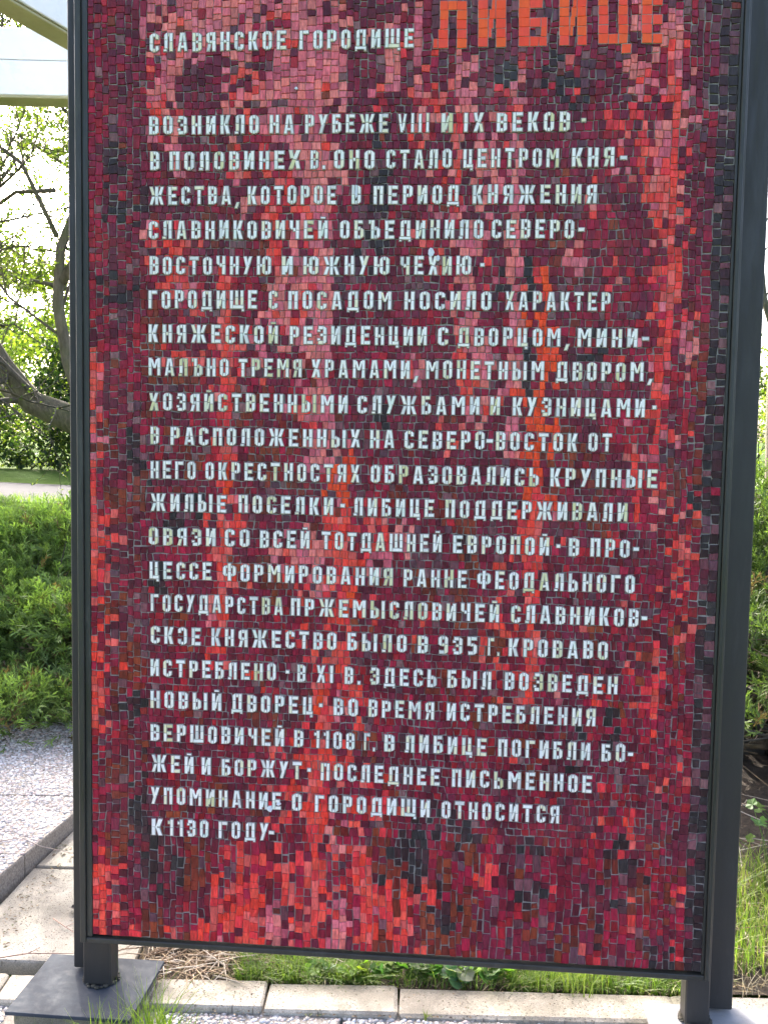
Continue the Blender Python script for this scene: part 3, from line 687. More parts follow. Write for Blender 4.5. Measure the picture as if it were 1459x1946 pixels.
        if ch == 'Щ': H(-.08, w - .12, w + .04, .14)
    elif ch == 'Ъ': H(.905, 0, .14); V(.14 + L, 0, 1); H(.55, .14 + t, iR); H(HB, .14 + t, iR); V(Rr, .04, .60, 1, 1)
    elif ch == 'Ь': V(L, 0, 1); H(.55, iL, iR); H(HB, iL, iR); V(Rr, .04, .60, 1, 1)
    elif ch == 'Ы': V(L, 0, 1); H(.55, iL, .30); H(HB, iL, .30); V(.30 + L, .04, .60, 1, 1); V(Rr, 0, 1)
    elif ch == 'Ю': V(L, 0, 1); H(.5, iL, .32, .16); O(.32, w)
    elif ch == 'Я': V(Rr, 0, 1); H(HT, iL, iR); H(.48, iL, iR, .16); V(L, .42, .98, -1, -1); Dg(L, 0, L + .09, .38, None, 1)
    elif ch == 'V': Dg(mid - .02, 0, L, 1); Dg(mid + .04, .1, Rr, 1)
    elif ch == 'I': V(mid, 0, 1)
    elif ch == '1': V(Rr, 0, 1); H(.80, 0, Rr - t / 2, .17)
    elif ch == '5': H(HT, iL, w); V(L, .50, 1); H(.55, iL, iR, .16); V(Rr, .03, .60, 1, 1); H(HB, .05, iR)
    elif ch == '8': V(L, .53, .97, -1, 0); V(L, .03, .49, 0, -1); V(Rr, .53, .97, 1, 0); V(Rr, .03, .49, 0, 1); H(HT, iL, iR); H(.51, iL, iR, .15); H(HB, iL, iR)
    elif ch == '9': V(L, .45, .98, -1, -1); H(HT, iL, iR); H(.52, iL, iR, .16); V(Rr, .02, .98, 1, 1); H(HB, .05, iR)
    elif ch == '.': H(.08, 0, w, .2)
    elif ch == ',': Dg(.02, -.2, .16, .14, .17, 1)
    elif ch == '-': H(.48, 0, w, .2)
    elif ch == '·': H(.55, 0, w, .2)
    else: V(mid, 0, 1)
    return P, w

WHITES = [(.93, .88, .77)] * 5 + [(.95, .91, .84)] * 4 + [(.80, .84, .72), (.88, .88, .80), (.90, .82, .56), (.74, .72, .66)]
CREAMS = [(.74, .70, .42), (.78, .76, .55), (.72, .66, .34)]
letters = []
gbed = MB()
def letter_mesh(P, x0, z0, sx, sz, cols):
    mb = MB()
    for p in P:
        q = [(x0 + a * sx, z0 + b_ * sz) for a, b_ in p]
        cu = sum(a for a, _ in q) / len(q); cz_ = sum(b_ for _, b_ in q) / len(q)
        g = .0008
        def sh(a, b_, g):
            du, dz = a - cu, b_ - cz_
            return (a - math.copysign(min(g, abs(du) * .4), du) + random.uniform(-.0004, .0004), b_ - math.copysign(min(g, abs(dz) * .4), dz) + random.uniform(-.0004, .0004))
        prism(mb, [sh(a, b_, g) for a, b_ in q], .0092 + random.uniform(-.0004, .0004), random.choice(cols), ch=.0005, base_y=-.004, tilt=(random.uniform(-.05, .05), random.uniform(-.03, .03)))
        bo = [(a + math.copysign(.0013, a - cu), b_ + math.copysign(.0013, b_ - cz_)) for a, b_ in q]
        prism(gbed, bo, .0074 + random.uniform(-.0003, .0003), (1, 1, 1), ch=.0006, base_y=-.003)
    return mb
for li, (b0, b1, words) in enumerate(TEXT):
    tok = words.split(' '); tok = [(tok[i], int(tok[i + 1]) / 1e3, int(tok[i + 2]) / 1e3) for i in range(0, len(tok), 3)]
    xa, xb = tok[0][1], tok[-1][2]
    for wd, u0, u1 in tok:
        gl = [glyph(c) for c in wd]; tot = sum(g_[1] for g_ in gl); gp = .285
        full = tot + gp * (len(gl) - 1); sx = (u1 - u0) / full
        sxc = min(sx, CAP * 1.25); x = u0
        gap = ((u1 - u0) - tot * sxc) / max(1, len(gl) - 1) if len(gl) > 1 else 0
        cream = False
        for c, (P, w) in zip(wd, gl):
            zb = b0 / 1e3 + (b1 - b0) / 1e3 * (x - xa) / (xb - xa) + random.uniform(-.0008, .0008)
            cream = random.random() < (.35 if cream else .08)
            mb = letter_mesh(P, x, zb, sxc, CAP * random.uniform(.98, 1.02), CREAMS + WHITES[:3] if cream else WHITES)
            if mb.f: letters.append((w if c not in '.,-·' else 0, mb))
            x += w * sxc + gap
# title in orange tesserae
tl_groups = {}
for L_, a, b_, c_, d_ in TITLE: tl_groups.setdefault(L_, []).append((a / 1e3, b_ / 1e3, c_ / 1e3, d_ / 1e3))
for L_, qs in tl_groups.items():
    mb = MB()
    for a, b_, c_, d_ in qs:
        g = .0003; J = lambda: random.uniform(-.0007, .0007)
        pts = [(a + g + J(), c_ + g + J()), (b_ - g + J(), c_ + g + J()), (b_ - g + J(), d_ - g + J()), (a + g + J(), d_ - g + J())]
        col = random.choice([(.98, .085, .012), (.97, .065, .016), (.98, .11, .010), (.97, .075, .03)])
        prism(mb, pts, .0088 + random.uniform(-.0005, .0005), col, ch=.0006, base_y=-.004, tilt=(random.uniform(-.04, .04), random.uniform(-.04, .04)))
        prism(gbed, [(a - .001, c_ - .001), (b_ + .001, c_ - .001), (b_ + .001, d_ + .001), (a - .001, d_ + .001)], .0072, (1, 1, 1), ch=.0006, base_y=-.003)
    mb.build('title_letter', M_WTILE, panel)
letters.sort(key=lambda t: -t[0])
rest = MB()
for k, (w, mb) in enumerate(letters):
    if k < 294: mb.build('letter', M_WTILE, panel)
    else: rest.faces(mb.v, mb.f); rest.c[-len(mb.f):] = mb.c
tag(rest.build('small_lettering', M_WTILE, panel), kind='stuff')
tag(gbed.build('letter_bedding', M_GROUT, panel), kind='stuff')
# pale splashes and chips stuck on the face
mb = MB()
for u, z, a, b_ in ((-.085, 2.215, .004, .020), (.112, 2.060, .010, .014), (.130, 2.045, .006, .012), (-.30, .560, .010, .012), (-.275, .575, .008, .006), (-.245, 2.478, .006, .004)):
    n_ = 7; pts = [(u + a * math.cos(k * 6.283 / n_) * random.uniform(.6, 1), z + b_ * math.sin(k * 6.283 / n_) * random.uniform(.6, 1)) for k in range(n_)]
    prism(mb, pts, .0101, (.70, .72, .74), ch=.0006, base_y=-.005)
tag(mb.build('splash', M_WTILE, panel), kind='stuff')

# ---- frame
mb = MB()
FW = .033
def fbar(u0, u1, z0, z1):
    mb.box(u0, u1, -.010, .036, z0, z1, b=.0015)
mb.box(U0 - FW, U0 - .0165, -.016, .0295, Z0 - .020, Z1 + .03, b=.002)
mb.box(U0 - .0163, U0 - .0005, -.0075, .0298, Z0 - .006, Z1 + .004, b=.0015)
mb.box(U1 + .0005, U1 + .008, -.0075, .0298, Z0 - .006, Z1 + .004, b=.0015)
mb.box(U1 + .0082, U1 + .020, -.016, .0295, Z0 - .020, Z1 + .03, b=.002)
mb.box(U0 - .0163, U1 + .0078, -.014, .0285, Z0 - .0205, Z0 - .0062, b=.002)
mb.box(U0 - .0163, U1 + .0078, -.014, .0285, Z1 + .0045, Z1 + .03, b=.002)
mb.build('frame', M_FRAME, sign, normals=True)
# ---- posts
def post(ua, ub, va, vb):
    mb = MB()
    mb.box(ua, ub, .0305, .095, .0, Z1 + .06, b=.004)
    p = mb.build('post', M_POST, sign, normals=True)
    mb = MB(); mb.box(va, vb, .0955, .165, .012, Z1 + .06, b=.003); mb.build('flange', M_POST, p, normals=True)
    mb = MB()   # dirt and weld collar round the foot
    n_ = 26
    for k in range(n_):
        a = 6.283 * k / n_; r0 = 1 + .2 * random.random()
        uu = (ua + ub) / 2 + math.cos(a) * ((ub - ua) / 2 + .004) * r0; vv = .063 + math.sin(a) * .042 * r0
        s_ = random.uniform(.004, .008)
        v = IV * s_ * np.array([1.2, 1.2, .55]) + np.array([uu, vv, .004]); mb.faces([tuple(q) for q in v], [tuple(q) for q in IF], (.06, .055, .04))
    tag(mb.build('foot_dirt', M_DRY, p, smooth=True), kind='stuff')
post(-.846, -.764, -.900, -.81); post(.840, .905, .884, .982)
# base plates on their concrete plinths
def plate(u0, u1, v0, v1, m=None):
    mb = MB(); mb.box(u0, u1, v0, v1, -.010, .0, b=.0012); p = mb.build('base_plate', m or M_PLATE, sign, normals=True)
    return p
plate(-1.005, -.655, -.125, .185); tag(plate(.745, 1.095, -.16, .13, M_PLATE_GLINT), 'base plate coloured pale for sun glint')
for k, (u0, u1) in enumerate(((-.99, -.668), (.76, 1.08))):
    mb = MB(); mb.box(u0, u1, -.108 - .03 * k, .16 - .05 * k, -.16, -.0105, b=.006)
    mb.v = [(x + random.uniform(-.004, .004), y, z) for x, y, z in mb.v]
    pl = mb.build('plinth', M_CONC_M, sign, normals=True)

# ------------------------------------------------------------------ white shelter beams
sh = empty('shelter', (-3.0, 6.0, -.08)); tag(sh, 'white painted timber shelter roof beams at the top left behind the sign', 'shelter')
def sbox(name, mat, x0, x1, y0, y1, z0, z1, rz=0, org=(0, 0), b=.004):
    mb = MB(); mb.box(x0, x1, y0, y1, z0, z1, b=b)
    c, s_ = math.cos(rz), math.sin(rz)
    mb.v = [(org[0] + x * c - y * s_ + 3.0, org[1] + x * s_ + y * c - 6.0, z + .08) for x, y, z in mb.v]
    return mb.build(name, mat, sh, normals=True)
ra = math.radians(1.2)
sbox('fascia_board', M_WHITE, -4.6, .6, 0, .035, 3.735, 3.915, ra, (-1.6, 6.0))
sbox('fascia_board', M_WHITE, -4.6, .6, 0, .035, 3.535, 3.731, ra, (-1.6, 6.0))
sbox('beam', M_OLIVE, -4.6, .6, .0, .16, 3.515, 3.533, ra, (-1.6, 5.995))
sbox('beam_core', M_WHITE, -4.6, .6, .036, .155, 3.5345, 3.90, ra, (-1.6, 6.0))
rb = math.radians(-21)
sbox('soffit_board', M_OLIVE, -.065, .065, -6.5, 1.05, 3.40, 3.412, rb, (-1.57, 4.70))
sbox('side_board', M_WHITE, .0475, .0655, -6.5, 1.05, 3.424, 3.78, rb, (-1.57, 4.70))
sbox('side_board', M_WHITE, -.0655, -.0475, -6.5, 1.05, 3.424, 3.78, rb, (-1.57, 4.70))
sbox('beam_core', M_OLIVE, -.047, .047, -6.5, 1.05, 3.4125, 3.76, rb, (-1.57, 4.70))
sbox('column', M_WHITE, -.07, .07, -.07, .07, -.1, 3.514, 0, (-5.4, 6.0))
sbox('column', M_WHITE, -.07, .07, -.07, .07, -.1, 3.514, 0, (-1.15, 6.1))
# ------------------------------------------------------------------ vegetation
def frames(d):
    d = d / np.linalg.norm(d, axis=1, keepdims=True)
    up = np.where(np.abs(d[:, 2:3]) > .95, np.array([[1., 0, 0]]), np.array([[0, 0, 1.]]))
    a = np.cross(d, up); a /= np.linalg.norm(a, axis=1, keepdims=True); b = np.cross(a, d); return d, a, b

def leaf_quads(P, D, size, aspect=.45):
    """rhombic leaves at P pointing along D, rolled at random"""
    N = len(P); d, a, b = frames(D); r = rng.uniform(0, 6.28, N)[:, None]
    s = np.cos(r) * a + np.sin(r) * b; L = (size * rng.uniform(.6, 1.3, N))[:, None]; W = L * aspect
    nrm = np.cross(d, s)
    return np.stack([P, P + d * L * .5 + s * W * .5 + nrm * L * .06, P + d * L, P + d * L * .5 - s * W * .5 + nrm * L * .06], 1)

def palette(N, cols, w=None):
    cols = np.array(cols); return cols[rng.choice(len(cols), N, p=w)] * rng.uniform(.75, 1.25, (N, 1))

# ---- junipers
def sprig_template():
    Q = []; C = []
    L = 1.0; n = 9
    def bar(p, d, l, w, s):
        p, d, s = map(np.array, (p, d, s)); d = d / np.linalg.norm(d)
        Q.append([p - s * w / 2, p + s * w / 2, p + d * l + s * w * .12, p + d * l - s * w * .12])
    bar((0, 0, 0), (0, 0, 1.), .5, .05, (1., 0, 0)); bar((0, 0, .45), (0, .1, 1.), .55, .045, (1., 0, 0)); C += [0, .4]
    for i in range(n):
        t = .12 + .85 * i / n; sd = 1 if i % 2 else -1; ang = i * 2.4
        ax = np.array([math.cos(ang), math.sin(ang) * .6, 0]); l = (.34 - .2 * abs(t - .4)) * random.uniform(.8, 1.2)
        d = ax * .75 + np.array([0, 0, 1.])
        s = np.cross(d, np.array([.2, .3, .1])); s = s / np.linalg.norm(s)
        p0 = np.array([0, .045 * t, t * .95])
        bar(p0, d, l, .05, s); C.append(.3 + .7 * t)
        q0 = p0 + d / np.linalg.norm(d) * l * .45
        bar(q0, d + np.array([.5 * sd, .3, .2]), l * .6, .045, s); C.append(.5 + .5 * t)
    return np.array(Q), np.array(C)
SQ, SC_ = sprig_template()

def juniper(name, label, lumps, count, size, bright, dark, base):
    root = empty(name, base); tag(root, label, 'shrub')
    P = []; D = []; K = []
    lv = np.array([l[3] ** 2 for l in lumps]); lv = lv / lv.sum()
    for (lx, ly, lz, lr), c in zip(lumps, (lv * count).astype(int)):
        d = rng.normal(size=(c, 3)); d[:, 2] = np.where(rng.random(c) < .75, np.abs(d[:, 2]), d[:, 2]); d /= np.linalg.norm(d, axis=1, keepdims=True)
        rr = lr * rng.uniform(.45, 1.0, c) ** .6
        p = np.array([lx, ly, lz]) + d * rr[:, None] * np.array([1.15, 1.1, .75])
        P.append(p); D.append(d * .9 + np.array([0, 0, .55]) + rng.normal(size=(c, 3)) * .3); K.append(rr / lr)
    P = np.concatenate(P); D = np.concatenate(D); K = np.concatenate(K)
    ok = P[:, 2] > -.02; P, D, K = P[ok], D[ok], K[ok]; N = len(P)
    d, a, b = frames(D); r = rng.uniform(0, 6.28, N)[:, None]; s = np.cos(r) * a + np.sin(r) * b; n_ = np.cross(d, s)
    S = (size * rng.uniform(.6, 1.3, N))[:, None, None, None]
    T = SQ[None]
    V = (T[..., 0:1] * s[:, None, None, :] + T[..., 1:2] * n_[:, None, None, :] + T[..., 2:3] * d[:, None, None, :]) * S + P[:, None, None, :]
    V[..., 2] -= (T[..., 2] ** 2) * (S[..., 0] * .18)
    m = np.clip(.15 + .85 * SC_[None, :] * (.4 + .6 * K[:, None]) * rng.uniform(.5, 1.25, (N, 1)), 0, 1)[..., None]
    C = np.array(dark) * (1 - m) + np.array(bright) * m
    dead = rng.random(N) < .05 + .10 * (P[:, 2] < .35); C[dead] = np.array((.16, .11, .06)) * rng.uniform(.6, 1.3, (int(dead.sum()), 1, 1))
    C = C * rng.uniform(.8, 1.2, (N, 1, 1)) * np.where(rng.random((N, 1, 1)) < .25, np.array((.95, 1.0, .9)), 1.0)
    V = V.reshape(-1, 4, 3) - np.array(base); C = C.reshape(-1, 3)
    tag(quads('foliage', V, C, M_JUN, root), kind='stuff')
    # woody branches reaching into the lumps
    mb = MB()
    for lx, ly, lz, lr in lumps:
        b0 = Vector((base[0] + random.uniform(-.5, .5), base[1] + random.uniform(-.1, .4), -.05)); e = Vector((lx, ly, lz))
        m1 = (b0 + e) / 2 + Vector((random.uniform(-.15, .15), random.uniform(-.15, .15), -.1))
        o_ = Vector(base); mb.tube([b0 - o_, m1 - o_, e - o_], [.022, .014, .006], 5)
        for k in range(3):
            e2 = e + Vector((random.uniform(-1, 1), random.uniform(-1, 1), random.uniform(-.4, .9))) * lr * .8
            mb.tube([m1 - o_, (m1 + e2) / 2 - o_ + Vector((0, 0, .04)), e2 - o_], [.010, .006, .002], 4)
    mb.build('branches', M_TWIG, root, smooth=True)
    return root

def lumps_in(x0, x1, y0, y1, hfun, n, r0, r1):
    out = []
    for _ in range(n):
        x, y = random.uniform(x0, x1), random.uniform(y0, y1); h = hfun(x, y)
        r = random.uniform(r0, r1); out.append((x, y, max(.08, random.uniform(.25, 1.0) * h - r * .5), r))
    return out
hl = lambda x, y: min(1.12, .22 + (y - 4.95) * .66) if y > 4.95 else .18
L1 = lumps_in(-3.2, -1.2, 5.15, 7.3, hl, 64, .16, .32)
L1 += [(x, 5.08 + .12 * math.sin(x * 7) + (.12 if x < -1.9 else 0), .10, .24) for x in np.arange(-3.1, -1.2, .2)]
L1 += [(x, 5.75 + .15 * math.sin(x * 5), .45, .30) for x in np.arange(-3.2, -1.2, .26)]
L1 += [(x, 6.5 + .15 * math.sin(x * 4), .82, .26) for x in np.arange(-3.3, -1.3, .28)]
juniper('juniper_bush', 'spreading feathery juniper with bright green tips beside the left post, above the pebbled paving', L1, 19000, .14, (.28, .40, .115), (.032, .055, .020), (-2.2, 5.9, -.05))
hr = lambda x, y: min(1.38, .85 + (y - 4.6) * .6)
L2 = lumps_in(1.2, 3.5, 4.75, 6.7, hr, 60, .20, .38)
L2 += [(x, 5.6 + .2 * math.sin(x * 5), 1.0, .32) for x in np.arange(1.0, 3.6, .3)] + [(x, 6.1 + .2 * math.sin(x * 5), 1.22, .30) for x in np.arange(1.2, 3.8, .3)]
L2 += [(x, 4.45 + .2 * math.sin(x * 6), .62 + .1 * math.sin(x * 9), .22) for x in np.arange(1.15, 3.3, .2)] + [(x, 4.75 + .1 * math.sin(x * 8), .40, .2) for x in np.arange(1.2, 3.3, .25)] + [(x, 4.1 + .15 * math.sin(x * 7), .42, .15) for x in np.arange(1.25, 2.8, .22)]
L2 = [l for l in L2 if l[2] > .30 or l[1] > 5.6]
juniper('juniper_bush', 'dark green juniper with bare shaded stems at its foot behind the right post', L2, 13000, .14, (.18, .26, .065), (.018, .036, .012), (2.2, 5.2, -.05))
hm = lambda x, y: .75
L3 = lumps_in(-.7, .9, 5.2, 7.0, hm, 26, .22, .36)
juniper('juniper_bush', 'low juniper hidden behind the middle of the red mosaic board', L3, 2500, .16, (.15, .22, .045), (.025, .045, .014), (.1, 6.0, -.05))

# ---- trees
def tree(name, label, trunk_pts, trunk_r, limbs, seed, leaf_cols, leaf_size, nleaf, spread, levels=(6, 6, 5), twig_r=.006, group=None, bark=None, droop=.0, blen=(1.3, .8, .45), leaf_p=1.0):
    rnd = random.Random(seed); base = Vector(trunk_pts[0]); root = empty(name, base); tag(root, label, 'tree', group)
    tb = MB(); cb = MB(); LP = []; LD = []
    tb.tube([Vector(p) - base for p in trunk_pts], trunk_r, 12)
    def wob(p0, d, L, n, amp):
        pts = [Vector(p0)]; dd = Vector(d).normalized()
        for i in range(n):
            dd = (dd + Vector((rnd.uniform(-1, 1), rnd.uniform(-1, 1), rnd.uniform(-1, 1) - droop)) * amp).normalized(); pts.append(pts[-1] + dd * (L / n))
        return pts
    def grow(pts, r, lev):
        if lev == len(levels):
            for _ in range(nleaf):
                if rnd.random() > leaf_p: continue
                k = rnd.random() * (len(pts) - 1); i = int(k); p = pts[i].lerp(pts[i + 1], k - i)
                LP.append(tuple(p - base)); LD.append((rnd.uniform(-1, 1), rnd.uniform(-1, 1), rnd.uniform(-.6, 1)))
            return
        for j in range(levels[lev]):
            k = (.25 + .75 * (j + rnd.random()) / levels[lev]) * (len(pts) - 1); k = min(k, len(pts) - 1.001); i = int(k)
            p = pts[i].lerp(pts[i + 1], k - i); t = (pts[i + 1] - pts[i]).normalized()
            o = Vector((rnd.uniform(-1, 1), rnd.uniform(-1, 1), rnd.uniform(-.7, 1)))
            d = (t * .55 + o * spread).normalized(); L = blen[lev] * rnd.uniform(.6, 1.25); n_ = 5 if lev < 2 else 3
            q = wob(p, d, L, n_, .28); r1 = max(twig_r * .5, r * (.55 if lev == 0 else .5))
            cb.tube([x - base for x in q], [r1 + (max(.0015, r1 * .3) - r1) * m / n_ for m in range(n_ + 1)], 5 if lev == 0 else 3, cap=False)
            grow(q, r1, lev + 1)
    for pts, r0, r1 in limbs:
        pts = [Vector(p) for p in pts]; n_ = len(pts)
        tb.tube([p - base for p in pts], [r0 + (r1 - r0) * i / (n_ - 1) for i in range(n_)], 9)
        grow(pts, (r0 + r1) / 2 * .6, 0)
    tb.build('trunk', bark or M_BARK, root, smooth=True)
    cr = cb.build('crown', M_TWIG, root, smooth=True)
    V = leaf_quads(np.array(LP), np.array(LD), leaf_size, .6)
    tag(quads('leaves', V, palette(len(V), leaf_cols), M_LEAF, cr), kind='stuff')
    return root

SPR = [(.16, .21, .035), (.10, .15, .025), (.22, .27, .06), (.06, .10, .02)]
DRK = [(.022, .045, .016), (.035, .065, .02), (.05, .09, .025), (.018, .034, .014)]
tree('old_tree', 'crooked tree with a thick mossy limb and young leaves beyond the left post',
     [(-2.45, 9.1, -.02), (-2.5, 9.05, .7), (-2.6, 9.0, 1.45), (-2.70, 9.0, 1.72)], [.26, .21, .19, .15],
     [([(-2.60, 9, 1.62), (-2.87, 9, 1.72), (-3.17, 9, 1.84), (-3.42, 8.98, 2.16), (-3.75, 8.9, 2.75), (-4.2, 8.7, 3.5)], .145, .06),
      ([(-2.68, 9, 1.70), (-2.84, 9, 2.2), (-2.93, 9, 2.7), (-2.90, 9.0, 3.2), (-2.70, 9.1, 3.8), (-2.4, 9.2, 4.8)], .062, .03),
      ([(-3.15, 9, 1.84), (-3.5, 9.3, 1.9), (-3.9, 9.6, 2.3), (-4.4, 9.7, 2.9)], .035, .015),
      ([(-2.93, 9, 3.3), (-3.2, 8.9, 3.9), (-3.6, 8.7, 4.2), (-4.3, 8.4, 4.3)], .022, .01),
      ([(-2.95, 9, 3.7), (-3.4, 9.3, 3.75), (-3.9, 9.5, 3.5), (-4.5, 9.7, 3.6)], .022, .01),
      ([(-2.9, 9, 2.9), (-2.5, 9.1, 3.5), (-2.1, 9.2, 4.2), (-1.9, 9.2, 5.0)], .05, .02),
      ([(-3.7, 8.9, 2.7), (-3.5, 8.7, 3.4), (-3.3, 8.6, 4.3), (-3.2, 8.5, 5.0)], .022, .01)],
     3, SPR, .034, 10, .95, levels=(8, 7, 6))
tree('spring_tree', 'finely twigged spring tree behind the crooked one, its trunk hidden by the board',
     [(-1.9, 12, .45), (-1.9, 12, 1.6), (-2.0, 12, 2.6)], [.15, .12, .10],
     [([(-2.0, 12, 2.5), (-2.9, 12, 3.0), (-3.9, 12, 3.3), (-5.0, 12, 3.5)], .05, .012),
      ([(-2.0, 12, 2.6), (-2.8, 12.2, 3.8), (-3.6, 12.3, 4.6), (-4.6, 12.3, 5.2)], .05, .012),
      ([(-2.0, 12, 2.6), (-2.4, 11.8, 4.0), (-3.2, 11.7, 5.2), (-4.0, 11.6, 6.2)], .05, .012),
      ([(-2.0, 12, 2.6), (-1.8, 12, 4.0), (-1.6, 12, 5.5)], .05, .012)],
     9, SPR, .055, 11, 1.0, levels=(10, 7, 6), twig_r=.005, blen=(1.3, .8, .45))
tree('slender_tree', 'slim mossy trunked tree with nearly bare twigs past the right post',
     [(4.72, 12, .3), (4.70, 12, 1.2), (4.66, 12, 2.2), (4.72, 12, 3.2), (4.70, 12, 4.6)], [.17, .135, .12, .10, .07],
     [([(4.70, 12, 2.6), (4.45, 12, 3.3), (4.3, 11.9, 4.2), (4.35, 11.8, 5.4)], .05, .02),
      ([(4.70, 12, 3.2), (5.1, 12.1, 4.0), (5.4, 12.2, 5.0), (5.6, 12.2, 6.2)], .06, .02),
      ([(4.70, 12, 4.4), (4.75, 12.1, 5.4), (4.6, 12.2, 6.6)], .06, .02)],
     5, SPR, .03, 3, .8, levels=(7, 5, 4), leaf_p=.5)

def shrub(name, label, c, rad, n, cols, size, stems, group=None, cat='shrub', base=None, clumps=60):
    base = base or (c[0], c[1], hgt(c[1])); root = empty(name, base); tag(root, label, cat, group)
    cc = rng.normal(size=(clumps, 3)); cc /= np.linalg.norm(cc, axis=1, keepdims=True); cc *= rng.uniform(.35, 1, (clumps, 1)) ** .5
    cc[:, 2] *= np.where(cc[:, 2] < 0, .9, 1); cs = rng.uniform(.10, .26, clumps)
    k = rng.integers(0, clumps, n); P = (cc[k] + rng.normal(size=(n, 3)) * cs[k][:, None] * .6) * np.array(rad) + np.array(c)
    P = P[P[:, 2] > base[2] + .02]
    D = rng.normal(size=(len(P), 3)) + np.array([0, 0, .3]) + (P - np.array(c)) / np.array(rad) * .8
    V = leaf_quads(P, D, size, .6) - np.array(base); tone = rng.uniform(.6, 1.35, clumps)
    C = palette(len(V), cols)
    tag(quads('leaves', V, C, M_LEAF, root), kind='stuff')
    mb = MB()
    for i in range(stems):
        e = Vector(c) + Vector(cc[i % clumps] * np.array(rad)) * .85 - Vector(base)
        b0 = Vector((random.uniform(-.3, .3) * rad[0], random.uniform(-.2, .2) * rad[1], -.05)); m = (b0 + e) / 2 + Vector((random.uniform(-.2, .2), random.uniform(-.2, .2), .1))
        mb.tube([b0, m, e], [.025, .016, .006], 5)
    mb.build('branches', M_TWIG, root, smooth=True); return root

shrub('leafy_shrub', 'tall shrub covered in fresh yellow green leaves left of the crooked tree', (-5.4, 12.8, 3.0), (1.7, 1.0, .95), 13000, SPR, .065, 8, base=(-5.7, 12.8, .45))
shrub('dark_shrub', 'dense dark evergreen shrub at the far edge of the grass below the mossy limb', (-8.2, 23.6, 2.3), (3.0, 1.3, 1.95), 27000, DRK + SPR[:1], .11, 6, clumps=110)
shrub('dark_shrub', 'dense dark evergreen shrub hidden further left along the grass edge', (-13.0, 24.2, 2.1), (2.4, 1.3, 1.6), 9000, DRK, .13, 14, clumps=80)
shrub('dark_shrub', 'round dark shrub behind the left post at the grass edge', (-3.9, 24.4, 1.9), (2.0, 1.2, 1.5), 7000, DRK, .13, 14, clumps=80)
shrub('leafy_shrub', 'pale green distant shrub past the right post', (13.2, 27.0, 1.9), (3.4, 1.8, 1.9), 12000, SPR, .12, 16, clumps=90)
for i, (x, y, h) in enumerate([(-17, 45, 7), (-9, 52, 8), (-1, 48, 6.5), (8, 55, 7.5), (18, 46, 7), (27, 50, 8), (-27, 50, 8)]):
    nm = ['leftmost', 'second from the left', 'behind the board on the left', 'behind the board on the right', 'third from the right', 'second from the right', 'rightmost']
    shrub('distant_tree', 'hazy pale green tree of the far row, ' + ['left of the crooked tree', 'just beyond the crooked tree', 'hidden by the left half of the board', 'hidden by the right half of the board', 'past the right post', 'far right beyond the lawn', 'far left beyond the lawn'][i],
          (x, y, h * .5), (3.6, 2.4, h * .45), 6000, [(.13, .17, .05), (.09, .13, .04), (.17, .2, .08)], .22, 10, group='row of distant trees', cat='tree', clumps=60)

# ---- grass
def blades(name, P, H, cols, mat, parent=None, width=.004, lean=.5, kind='stuff', org=(0, 0, 0)):
    N = len(P); a = rng.uniform(0, 6.28, N); d = np.stack([np.cos(a), np.sin(a), np.zeros(N)], 1); s = np.stack([-np.sin(a + .6), np.cos(a + .6), np.zeros(N)], 1)
    ln = rng.uniform(.1, 1, N)[:, None] * lean * H[:, None]; W = width * rng.uniform(.6, 1.3, N)[:, None]
    z = np.array([[0, 0, 1.]]); p = P - np.array(org); Q = []
    prev = p; pw = W
    for i, t in enumerate((.4, .75, 1.0)):
        q = p + z * H[:, None] * (t - .22 * t * t * (ln / H[:, None])) + d * ln * t * t; w = W * (1 - t) + W * .08
        Q.append(np.stack([prev - s * pw / 2, prev + s * pw / 2, q + s * w / 2, q - s * w / 2], 1)); prev, pw = q, w
    V = np.concatenate(Q); C = palette(N, cols); C = np.concatenate([C, C, C])
    o = quads(name, V, C, mat, parent)
    if kind: o['kind'] = kind
    return o
GR = [(.13, .21, .035), (.09, .16, .03), (.18, .25, .05)]; DG = [(.36, .30, .17), (.28, .22, .12), (.42, .36, .24)]
def rp(n, x0, x1, y0, y1, z=None):
    x = rng.uniform(x0, x1, n); y = rng.uniform(y0, y1, n); zz = np.array([soil_h(a, b) for a, b in zip(x, y)]) if z is None else np.full(n, z)
    return np.stack([x, y, zz], 1)
def line_y(x): return 2.65 + .207 - x * math.tan(KA)
def strip_pts(n, x0, x1, w):
    x = rng.uniform(x0, x1, n); y = np.array([line_y(t) for t in x]) + .01 + w * rng.uniform(0, 1, n) ** 1.5
    return np.stack([x, y, np.array([soil_h(a, b) for a, b in zip(x, y)])], 1)
P = np.concatenate([strip_pts(2200, -.42, .0, .25), strip_pts(500, 0, .45, .3), strip_pts(2400, .40, 1.0, .28)])
tag(blades('grass', P, rng.uniform(.03, .085, len(P)), GR, M_GRASS, width=.0042, lean=1.6), kind='stuff')
P = strip_pts(800, -.74, 1.0, .2)
tag(blades('dry_grass', P, rng.uniform(.01, .05, len(P)), DG, M_DRY, width=.003, lean=2.4), kind='stuff')
P = np.concatenate([rp(2600, 1.0, 2.0, 2.95, 3.62)])
tag(blades('grass', P, rng.uniform(.05, .20, len(P)), GR + [(.28, .31, .10)] * 2, M_GRASS, width=.005, lean=.9), kind='stuff')
P = rp(2500, .9, 2.2, 2.84, 3.6); tag(blades('dry_grass', P, rng.uniform(.02, .10, len(P)), DG, M_DRY, width=.004, lean=2.2), kind='stuff')
P = rp(900, -.74, .4, 2.93, 3.5); tag(blades('dry_grass', P, rng.uniform(.015, .05, len(P)), DG, M_DRY, width=.003, lean=2.4), kind='stuff')
